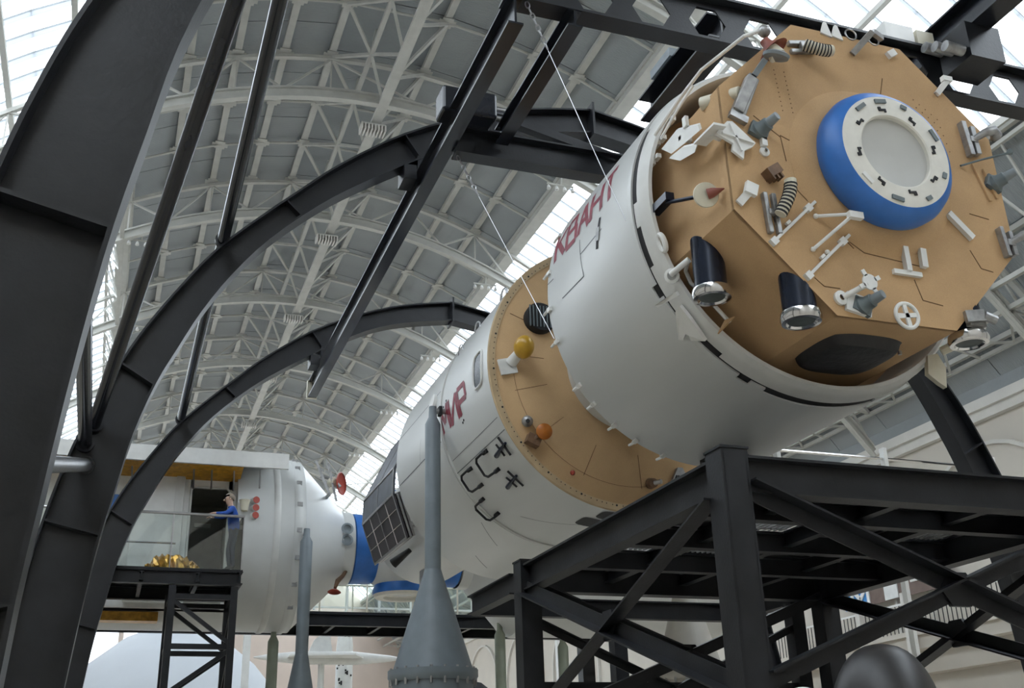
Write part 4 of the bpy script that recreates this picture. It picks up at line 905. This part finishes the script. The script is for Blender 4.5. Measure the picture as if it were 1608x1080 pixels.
for x in (5.9, 6.95, 8.0): MB().ibeam((x, Y0s, zb_+.06), (x, Y1s, zb_+.06), .12, .16, .02).build('joist', 'stand_steel', ST)
cells = [(5.0, 5.85), (5.95, 6.9), (7.0, 7.95), (8.05, 9.0)]; rows = [(7.9, 8.85), (8.95, 10.15), (10.25, 11.4), (11.5, 12.5)]
for i, (a, b) in enumerate(cells):
    for j, (c, d) in enumerate(rows):
        if (i, j) in ((0, 2), (1, 1), (1, 2), (0, 3), (3, 1), (2, 0)):
            m = MB(); n = 14
            for k in range(n): m.bb((a+(b-a)*k/n, c, ZT-.03), (a+(b-a)*k/n+.02, d, ZT+.0))
            for k in range(4): m.bb((a, c+(d-c)*k/3.2, ZT-.025), (b, c+(d-c)*k/3.2+.02, ZT-.005))
            m.build('grating', 'worn_metal', ST)
        else: MB().bb((a-.04, c-.04, ZT-.02), (b+.04, d+.04, ZT+.0)).build('deck_plate', 'stand_steel', ST)
def xbrace(p, q, z0, z1, upv):
    p = Vector(p); q = Vector(q); a, b, c, d = [Vector((v.x, v.y, z)) for v, z in ((p, z1), (q, z0), (p, z0), (q, z1))]
    MB().angle(a, b, .15, .02, upv).build('brace', 'stand_steel', ST); MB().angle(c, (c+d)/2, .15, .02, upv).build('brace', 'stand_steel', ST); MB().angle((c+d)/2, d, .15, .02, upv).build('brace', 'stand_steel', ST)
    ce = (a+b)/2; dirv = (q-p).normalized(); n_ = Vector(upv)
    MB().poly([ce-n_*.03+dirv*.2*math.cos(t)+Vector((0, 0, .17*math.sin(t))) for t in [PI*k/3 for k in range(6)]], n_*.05).build('gusset', 'stand_steel', ST)
for (z0, z1) in ((2.35, 3.9), (.5, 2.2)):
    xbrace((X0+.12, Y0s-.05, 0), (X1-.12, Y0s-.05, 0), z0, z1, (0, 1, 0)); xbrace((X0+.12, Y1s, 0), (X1-.12, Y1s, 0), z0, z1, (0, 1, 0))
    xbrace((X0-.05, Y0s+.12, 0), (X0-.05, Y1s-.12, 0), z0, z1, (1, 0, 0)); xbrace((X1, Y0s+.12, 0), (X1, Y1s-.12, 0), z0, z1, (1, 0, 0))
MB().add([(X0-.14, Y0s-.14, ZT+.05), (X0+.14, Y0s-.14, ZT+.05), (X0+.14, Y0s+.14, ZT+.05), (X0-.14, Y0s+.14, ZT+.05), (X0, Y0s, ZT+.10)], [(0, 1, 4), (1, 2, 4), (2, 3, 4), (3, 0, 4)]).build('post_cap', 'stand_steel', ST)
MB().bb((6.72, 11.1, ZT-.02), (7.18, 11.5, AZ-2.06)).build('pedestal', 'stand_steel', ST)
# second stand further back, lower left of the first
t = thing('support_stand', 'small black stand with a slotted beam beyond the main stand', 'stand', (6.3, 15, 0))
MB().ibeam((4.75, 12.95, 4.02), (4.75, 14.7, 4.02), .16, .26, .02).build('edge_beam', 'stand_steel', t)
MB().ibeam((4.75, 14.7, 4.02), (8.9, 14.7, 4.02), .16, .26, .02).build('edge_beam', 'stand_steel', t)
MB().ibeam((8.9, 12.95, 4.02), (8.9, 14.7, 4.02), .16, .26, .02).build('edge_beam', 'stand_steel', t)
for x, y in ((5.0, 13.1), (8.9, 14.6), (8.9, 13.1), (6.9, 14.6)): MB().bb((x-.1, y-.1, 0), (x+.1, y+.1, 3.92)).build('post', 'stand_steel', t)
MB().angle((5.0, 13.1, 1.9), (8.9, 13.1, 3.6), .1, .015, (0, 1, 0)).build('brace', 'stand_steel', t); MB().angle((5.0, 13.1, 3.6), (8.9, 13.1, 1.9), .1, .015, (0, 1, 0)).build('brace', 'stand_steel', t)
MB().bb((4.9, 13.05, 2.75), (9.0, 13.15, 2.85)).build('tie', 'stand_steel', t)

# ------------------------------------------------------------------ viewing balcony on a lattice tower
BT = thing('viewing_balcony', 'dark steel balcony with glass balustrade on a lattice tower', 'balcony', (1.7, 23.6, 0))
tx0, tx1, ty0, ty1 = 1.12, 2.34, 23.17, 24.37
for x in (tx0, tx1):
    for y in (ty0, ty1): MB().bb((x-.07, y-.07, 0), (x+.07, y+.07, 5.66)).build('tower_leg', 'stand_steel', BT)
for k in range(6):
    z = 5.45-k*.98
    for y in (ty0, ty1):
        MB().bar((tx0, y, z), (tx1, y, z), .10, .10).build('tower_tie', 'stand_steel', BT)
        if z-.9 > 0: MB().bar((tx0 if k % 2 == 0 else tx1, y, z-.05), (tx1 if k % 2 == 0 else tx0, y, z-.93), .08, .08).build('tower_brace', 'stand_steel', BT)
    for x in (tx0, tx1):
        MB().bar((x, ty0, z), (x, ty1, z), .09, .09).build('tower_tie', 'stand_steel', BT)
        if z-.9 > 0: MB().bar((x, ty0, z-.05), (x, ty1, z-.93), .08, .08).build('tower_brace', 'stand_steel', BT)
MB().ibeam((-6, 23.18, 5.83), (2.46, 23.18, 5.83), .16, .28, .025).build('edge_beam', 'stand_steel', BT)
MB().ibeam((-6, 25.2, 5.83), (2.46, 25.2, 5.83), .16, .28, .025).build('edge_beam', 'stand_steel', BT)
MB().ibeam((2.42, 23.0, 5.83), (2.42, 25.2, 5.83), .12, .26, .02).build('edge_beam', 'stand_steel', BT)
for x in [-5+1.1*i for i in range(7)]: MB().ibeam((x, 23.0, 5.82), (x, 25.2, 5.82), .08, .18, .02).build('joist', 'stand_steel', BT)
MB().bb((-6, 23.09, 5.97), (2.48, 25.3, 6.01)).build('deck', 'stand_steel', BT)
for (a, b) in ((-5.9, -3.4), (-3.35, -1.1), (-1.05, 1.0), (1.04, 2.42)):
    MB().bb((a, 23.10, 6.01), (b, 23.115, 7.1)).build('glass_pane', 'balustrade_glass', BT)
    MB().bb((b+.01, 23.09, 6.0), (b+.03, 23.13, 7.12)).build('baluster', 'steel', BT)
MB().bb((2.42, 23.12, 6.01), (2.435, 24.6, 7.1)).build('glass_pane', 'balustrade_glass', BT)
MB().tube((-6, 23.11, 7.13), (2.45, 23.11, 7.13), .03, n=10).build('handrail', 'steel', BT, True)
MB().tube((2.43, 23.11, 7.13), (2.43, 24.6, 7.13), .03, n=10).build('handrail', 'steel', BT, True)
MB().tube((-6, 25.2, 6.95), (1.2, 25.2, 6.95), .025, n=8).build('handrail', 'steel', BT, True)
# crumpled gold piece added on the deck, standing in for glass reflections
fm = MB(); vs = []; nx, ny = 20, 8
for i in range(nx+1):
    for j in range(ny+1):
        x = .55+1.1*i/nx; h = .08+.26*math.sin(PI*i/nx)**.7+random.uniform(-.05, .06)
        vs.append((x, 23.75+.28*math.cos(PI*j/ny)+random.uniform(-.05, .05), 6.01+h*math.sin(PI*j/ny)+(random.uniform(0, .06) if 0 < j < ny else 0)))
fm.add(vs, [(i*(ny+1)+j, i*(ny+1)+j+1, (i+1)*(ny+1)+j+1, (i+1)*(ny+1)+j) for i in range(nx) for j in range(ny)])
tag(fm.build('reflection_bundle', 'gold_foil', origin=(1.1, 23.75, 6.01)), 'crumpled gold stand-in for glass reflections on the balcony floor', 'reflection')

# ------------------------------------------------------------------ person leaning on the balcony rail
def person():
    px, py, z0 = 2.27, 23.335, 6.01
    # x' forward = -X (towards the doorway side), lateral = Y
    V = []; E = []; R = []
    def v(f, l, z, r): V.append((px-f, py+l, z0+z)); R.append(r); return len(V)-1
    def e(a, b): E.append((a, b))
    pel = v(0, 0, .92, .15); bel = v(.01, 0, 1.08, .145); che = v(.06, 0, 1.28, .165); nb = v(.09, 0, 1.42, .085); nk = v(.11, 0, 1.48, .055); hb = v(.14, 0, 1.56, .085); hd = v(.16, 0, 1.64, .098); ht = v(.15, 0, 1.70, .075)
    for a, b in ((pel, bel), (bel, che), (che, nb), (nb, nk), (nk, hb), (hb, hd), (hd, ht)): e(a, b)
    for s in (-1, 1):
        hp = v(0, s*.10, .86, .10); kn = v(.03 if s < 0 else .08, s*.11, .48, .068); an = v(-.02 if s < 0 else .04, s*.12, .09, .045); to = v(.15 if s < 0 else .2, s*.13, .04, .038)
        e(pel, hp); e(hp, kn); e(kn, an); e(an, to)
        sh = v(.08, s*.19, 1.38, .068); hl = .215 if s < 0 else .14; el = v(.22, s*.235, 1.255, .046); wr_ = v(.44, s*hl, 1.245, .032); pa = v(.51, s*hl, 1.24, .03)
        e(che, sh); e(sh, el); e(el, wr_); e(wr_, pa)
        for k, (dl, ln) in enumerate(((-.028, .07), (-.009, .085), (.010, .08), (.028, .06))):
            f1 = v(.54+ln*.3, s*hl+dl, 1.23, .011); f2 = v(.54+ln*.8, s*hl+dl*1.1, 1.205, .009); e(pa, f1); e(f1, f2)
        t1 = v(.50, s*hl-s*.04, 1.22, .012); t2 = v(.54, s*hl-s*.055, 1.21, .010); e(pa, t1); e(t1, t2)
    me = bpy.data.meshes.new('person'); me.from_pydata([(a-px, b-py, c-z0) for a, b, c in V], E, [])
    ob = bpy.data.objects.new('person', me); COL.objects.link(ob); ob.location = (px, py, z0); ob.scale = (.94, .94, .94)
    md = ob.modifiers.new('skin', 'SKIN'); 
    for i, r in enumerate(R): me.skin_vertices[0].data[i].radius = (r, r); 
    me.skin_vertices[0].data[0].use_root = True
    sb = ob.modifiers.new('sub', 'SUBSURF'); sb.levels = 2; sb.render_levels = 2
    dg = bpy.context.evaluated_depsgraph_get(); me2 = bpy.data.meshes.new_from_object(ob.evaluated_get(dg)); ob.modifiers.clear(); ob.data = me2
    for m_ in ('skin', 'sweater_blue', 'trousers', 'shoe'): me2.materials.append(MATS[m_])
    for p in me2.polygons:
        c = p.center; f = -c.x; p.use_smooth = True
        if c.z > 1.455: p.material_index = 0
        elif c.z > .93: p.material_index = 0 if f > .44 else 1
        elif c.z > .10: p.material_index = 2
        else: p.material_index = 3
    ORI[ob.name] = Vector((px, py, z0))
    tag(ob, 'person in a blue sweater with short hair leaning on the balcony rail', 'person')
    h = MB(); c = Vector((px-.14, py, z0+1.665)); h.sph(c, .118, 18, (1.0, .88, .92))
    h.v = [q for q in h.v]
    keep = [i for i, q in enumerate(h.v) if not (q[0] < c.x-.045 and q[2] < c.z+.035) and q[2] > c.z-.075]
    ks = set(keep); h.f = [f for f in h.f if all(i in ks for i in f)]
    h.build('hair', 'hair', ob, True)
    MB().sph((px-.262, py, z0+1.605), .018, 8, (1, .8, 1.3)).build('nose', 'skin', ob, True)
    for s in (-1, 1):
        MB().sph((px-.245, py+s*.034, z0+1.635), .012, 8).build('eye', 'shoe', ob, True)
        MB().sph((px-.135, py+s*.098, z0+1.615), .03, 8, (.7, .35, 1)).build('ear', 'skin', ob, True)
    MB().box((px-.243, py, z0+1.568), (.012, .045, .008)).build('mouth', 'red_paint', ob)
    MB().lathe([(0, .062), (.03, .066), (.05, .058)], (px-.10, py, z0+1.43), (-.2, 0, 1), 16).build('collar', 'sweater_blue', ob, True)
person()

# ------------------------------------------------------------------ far walkway with glass balustrade
BR = thing('footbridge', 'black steel footbridge with glass balustrade crossing beyond the station', 'footbridge', (6, 31.5, 6))
MB().ibeam((-8, 31, 6.22), (16, 31, 6.22), .2, .34, .03).build('edge_beam', 'stand_steel', BR)
MB().ibeam((-8, 33, 6.22), (16, 33, 6.22), .2, .34, .03).build('edge_beam', 'stand_steel', BR)
MB().bb((-8, 30.9, 6.39), (16, 33.1, 6.43)).build('deck', 'stand_steel', BR)
for i in range(18): MB().ibeam((-7.5+1.35*i, 31, 6.2), (-7.5+1.35*i, 33, 6.2), .1, .2, .02).build('joist', 'stand_steel', BR)
for i in range(18):
    x = -8+1.35*i
    MB().bb((x+.03, 30.99, 6.43), (x+1.32, 31.01, 7.5)).build('glass_pane', 'balustrade_glass', BR)
    MB().bb((x-.02, 30.98, 6.42), (x+.02, 31.02, 7.55)).build('baluster', 'cream_paint', BR)
    MB().bb((x-.02, 32.98, 6.42), (x+.02, 33.02, 7.55)).build('baluster', 'cream_paint', BR)
for y in (31, 33): MB().tube((-8, y, 7.55), (16, y, 7.55), .03, n=8).build('handrail', 'cream_paint', BR, True)
for x in (-6, 14): MB().bb((x-.2, 31.8, 0), (x+.2, 32.2, 6.1)).build('pier', 'stand_steel', BR)
# far glazed screen behind the bridge
GS = thing('glazed_screen', 'bright glazed screen with white mullions behind the footbridge', 'screen', (9, 40, 0))
MB().bb((4.5, 40, 8.0), (16.5, 40.05, 11.5)).build('glass_pane', 'balustrade_glass', GS)
for i in range(11): MB().bb((4.5+1.2*i-.04, 39.95, 7.9), (4.5+1.2*i+.04, 40.05, 11.5)).build('mullion', 'white_paint', GS)
for z in (8.0, 8.9, 9.8, 10.7, 11.45): MB().bb((4.5, 39.96, z-.03), (16.5, 40.04, z+.03)).build('transom', 'white_paint', GS)
for x in (4.6, 16.4): MB().bb((x-.12, 39.9, 0), (x+.12, 40.1, 8)).build('mullion', 'white_paint', GS)

# ------------------------------------------------------------------ things beyond, low in the hall
m = MB().lathe([(0, 6.0), (3, 5.7), (5.2, 4.6), (6.6, 3.4), (7.7, 2.0), (8.2, .8), (8.35, .001)], (2.7, 50, .4), (0, 0, 1), 48)
m.add([], [])
tag(m.build('domed_pavilion', 'dome_grey', smooth=True, origin=(2.7, 50, 0)), 'large pale blue-grey domed shell beyond the lattice tower', 'dome')
m = MB().lathe([(0, 6.1), (.42, 6.1)], (2.7, 50, 0), (0, 0, 1), 48)
m.build('plinth', 'dome_grey', bpy.data.objects['domed_pavilion'])
RK = thing('model_rocket', 'slim white model rocket with small black squares', 'rocket', (9.07, 45, 0))
MB().lathe([(0, .42), (.3, .36), (6.9, .34), (7.3, .33), (8.0, .24), (8.5, .2), (8.6, .05), (9.6, .02)], (9.07, 45, 0), (0, 0, 1), 24).build('body', 'white_paint', RK, True)
for i in range(15):
    z = 5.6+random.random()*2.3; a = -PI/2+random.uniform(-1.2, .9); r = .345 if z < 7.2 else .345-(z-7.2)*.12
    MB().box((9.07+r*math.cos(a), 45+r*math.sin(a), z), (.06, .04, .07 if i % 4 else .16), Matrix.Rotation(a+PI/2, 3, 'Z')).build('marking', 'dark_gap', RK)
SP = thing("model_spaceplane", "white model spaceplane with fin seen below the side module", "model", (7.6, 42, 0))
MB().lathe([(-2.7, .02), (-2.2, .12), (-1.0, .24), (1.0, .25), (2.4, .12), (3.0, .02)], (7.8, 42, 6.45), (1, 0, 0), 24).build('fuselage', 'white_paint', SP, True)
MB().poly([(6.3, 41.2, 6.42), (8.6, 40.6, 6.42), (9.2, 41.9, 6.42), (9.2, 42.1, 6.42), (8.6, 43.4, 6.42), (6.3, 42.8, 6.42)], (0, 0, .06)).build('wing', 'white_paint', SP)
MB().poly([(7.1, 41.97, 6.65), (8.0, 41.97, 6.65), (7.9, 41.97, 7.25), (7.6, 41.97, 7.35), (7.3, 41.97, 7.1)], (0, .06, 0)).build('fin', 'white_paint', SP)
MB().tube((7.6, 42, 0), (7.6, 42, 6.3), .12, n=12).build('post', 'white_paint', SP)
# dark hull and pale block seen through the stands
DC = thing('reentry_capsule', 'dark scorched rounded capsule standing low before the black stand', 'capsule', (4.55, 6.0, 0))
MB().lathe([(1.25, .30), (1.4, .34), (1.6, .365), (1.8, .37)]+[(1.8+.64*math.sin(PI*i/24), .37*math.cos(PI*i/24)**.8) for i in range(1, 12)]+[(2.44, .001)], (4.55, 6.0, 0), (.1, .05, 1), 40).build('shell', 'dark_capsule', DC, True)
MB().lathe([(0, .34), (1.3, .30)], (4.6, 6.0, 0), (.05, 0, 1), 32).build('plinth', 'stand_steel', DC, True)
RG = thing('ring_frame', 'round white ring with dark ribbed plate beside the dark capsule', 'ring frame', (4.60, 6.8, 0))
MB().lathe([(-.04, .22), (.04, .22), (.04, .19), (-.04, .19), (-.04, .22)], (4.60, 6.8, 2.0), (.2, 1, .35), 40).build('rim', 'white_paint', RG, True)
MB().lathe([(0, .195), (0, .001)], (4.60, 6.8, 2.0), (.2, 1, .35), 32).build('plate', 'brown_box', RG)
for i in range(3): MB().bar((4.44, 6.80, 1.98+.05*i), (4.76, 6.76, 1.98+.05*i), .018).build('rib', 'steel', RG)
MB().bb((4.55, 6.78, 0), (4.65, 6.88, 1.82)).build('post', 'stand_steel', RG)
BK = tag(MB().sph((9.6, 30.3, 3.9), .8, 12, (1, 1, .8)).build('dark_rock', 'dark_gap', origin=(9.6, 30.3, 3)), 'dark faceted boulder shape behind the mast cone', 'boulder')
MB().bb((9.1, 29.8, 0), (10.1, 30.8, 3.4)).build('plinth', 'wall_beige', BK)
# gallery balustrade, sign and posts on the right wall
GA = thing('gallery_railing', 'thin metal railing along the beige gallery ledge', 'railing', (WX-1.0, 30, 6.0))
for i in range(90): MB().bb((WX-1.05, 20+.2*i-.012, 6.0), (WX-1.03, 20+.2*i+.012, 6.9)).build('baluster', 'stand_steel', GA)
MB().bb((WX-1.07, 20, 6.88), (WX-1.01, 38, 6.94)).build('handrail', 'white_paint', GA)
SG = thing('wall_sign', 'blue and brown banner with a white letter М above the gallery railing', 'sign', (WX-.3, 31.5, 7.6))
MB().bb((WX-.3, 32.2, 7.3), (WX-.26, 33.6, 8.1)).build('blue_board', 'sign_blue', SG)
MB().bb((WX-.3, 28.0, 7.3), (WX-.26, 32.2, 8.1)).build('brown_board', 'sign_brown', SG)
m = MB()
for a, b in LET['М']: m.bar((WX-.32, 33.1-a[0]*.9, 7.36+a[1]*.66), (WX-.32, 33.1-b[0]*.9, 7.36+b[1]*.66), .04, .15, (0, 0, 1) if a[1] == b[1] else (0, 1, 0))
m.build('letter', 'white_paint', SG)
MB().bb((WX-.34, 30.6, 7.32), (WX-.29, 31.3, 8.0)).build('white_panel', 'white_paint', SG)
MB().bb((WX-.34, 29.0, 7.7), (WX-.29, 29.9, 8.02)).build('white_panel', 'white_paint', SG)
for y in (29.2, 31.6): 
    tag(MB().bb((WX-1.36, y-.1, 0), (WX-1.14, y+.1, 7.2)).build('pipe_post', 'trim_pale', origin=(WX-1.25, y, 0)), 'pale square post rising past the gallery ledge', 'post', 'pale posts before the gallery')
# chrome rail on the far side of the station
HR = thing('guard_rail', 'chrome guard rail with white post above the black stand', 'railing', (12.4, 15, 0))
MB().tube((10.2, 15, 6.79), (14.9, 15, 6.79), .025, n=8).build('top_rail', 'chrome', HR, True)
MB().tube((10.2, 15, 6.35), (14.9, 15, 6.35), .017, n=8).build('mid_rail', 'chrome', HR, True)
for x in (10.25, 12.43, 14.8): MB().bb((x-.035, 14.94, 0), (x+.035, 15.06, 6.98)).build('upright', 'white_paint', HR)
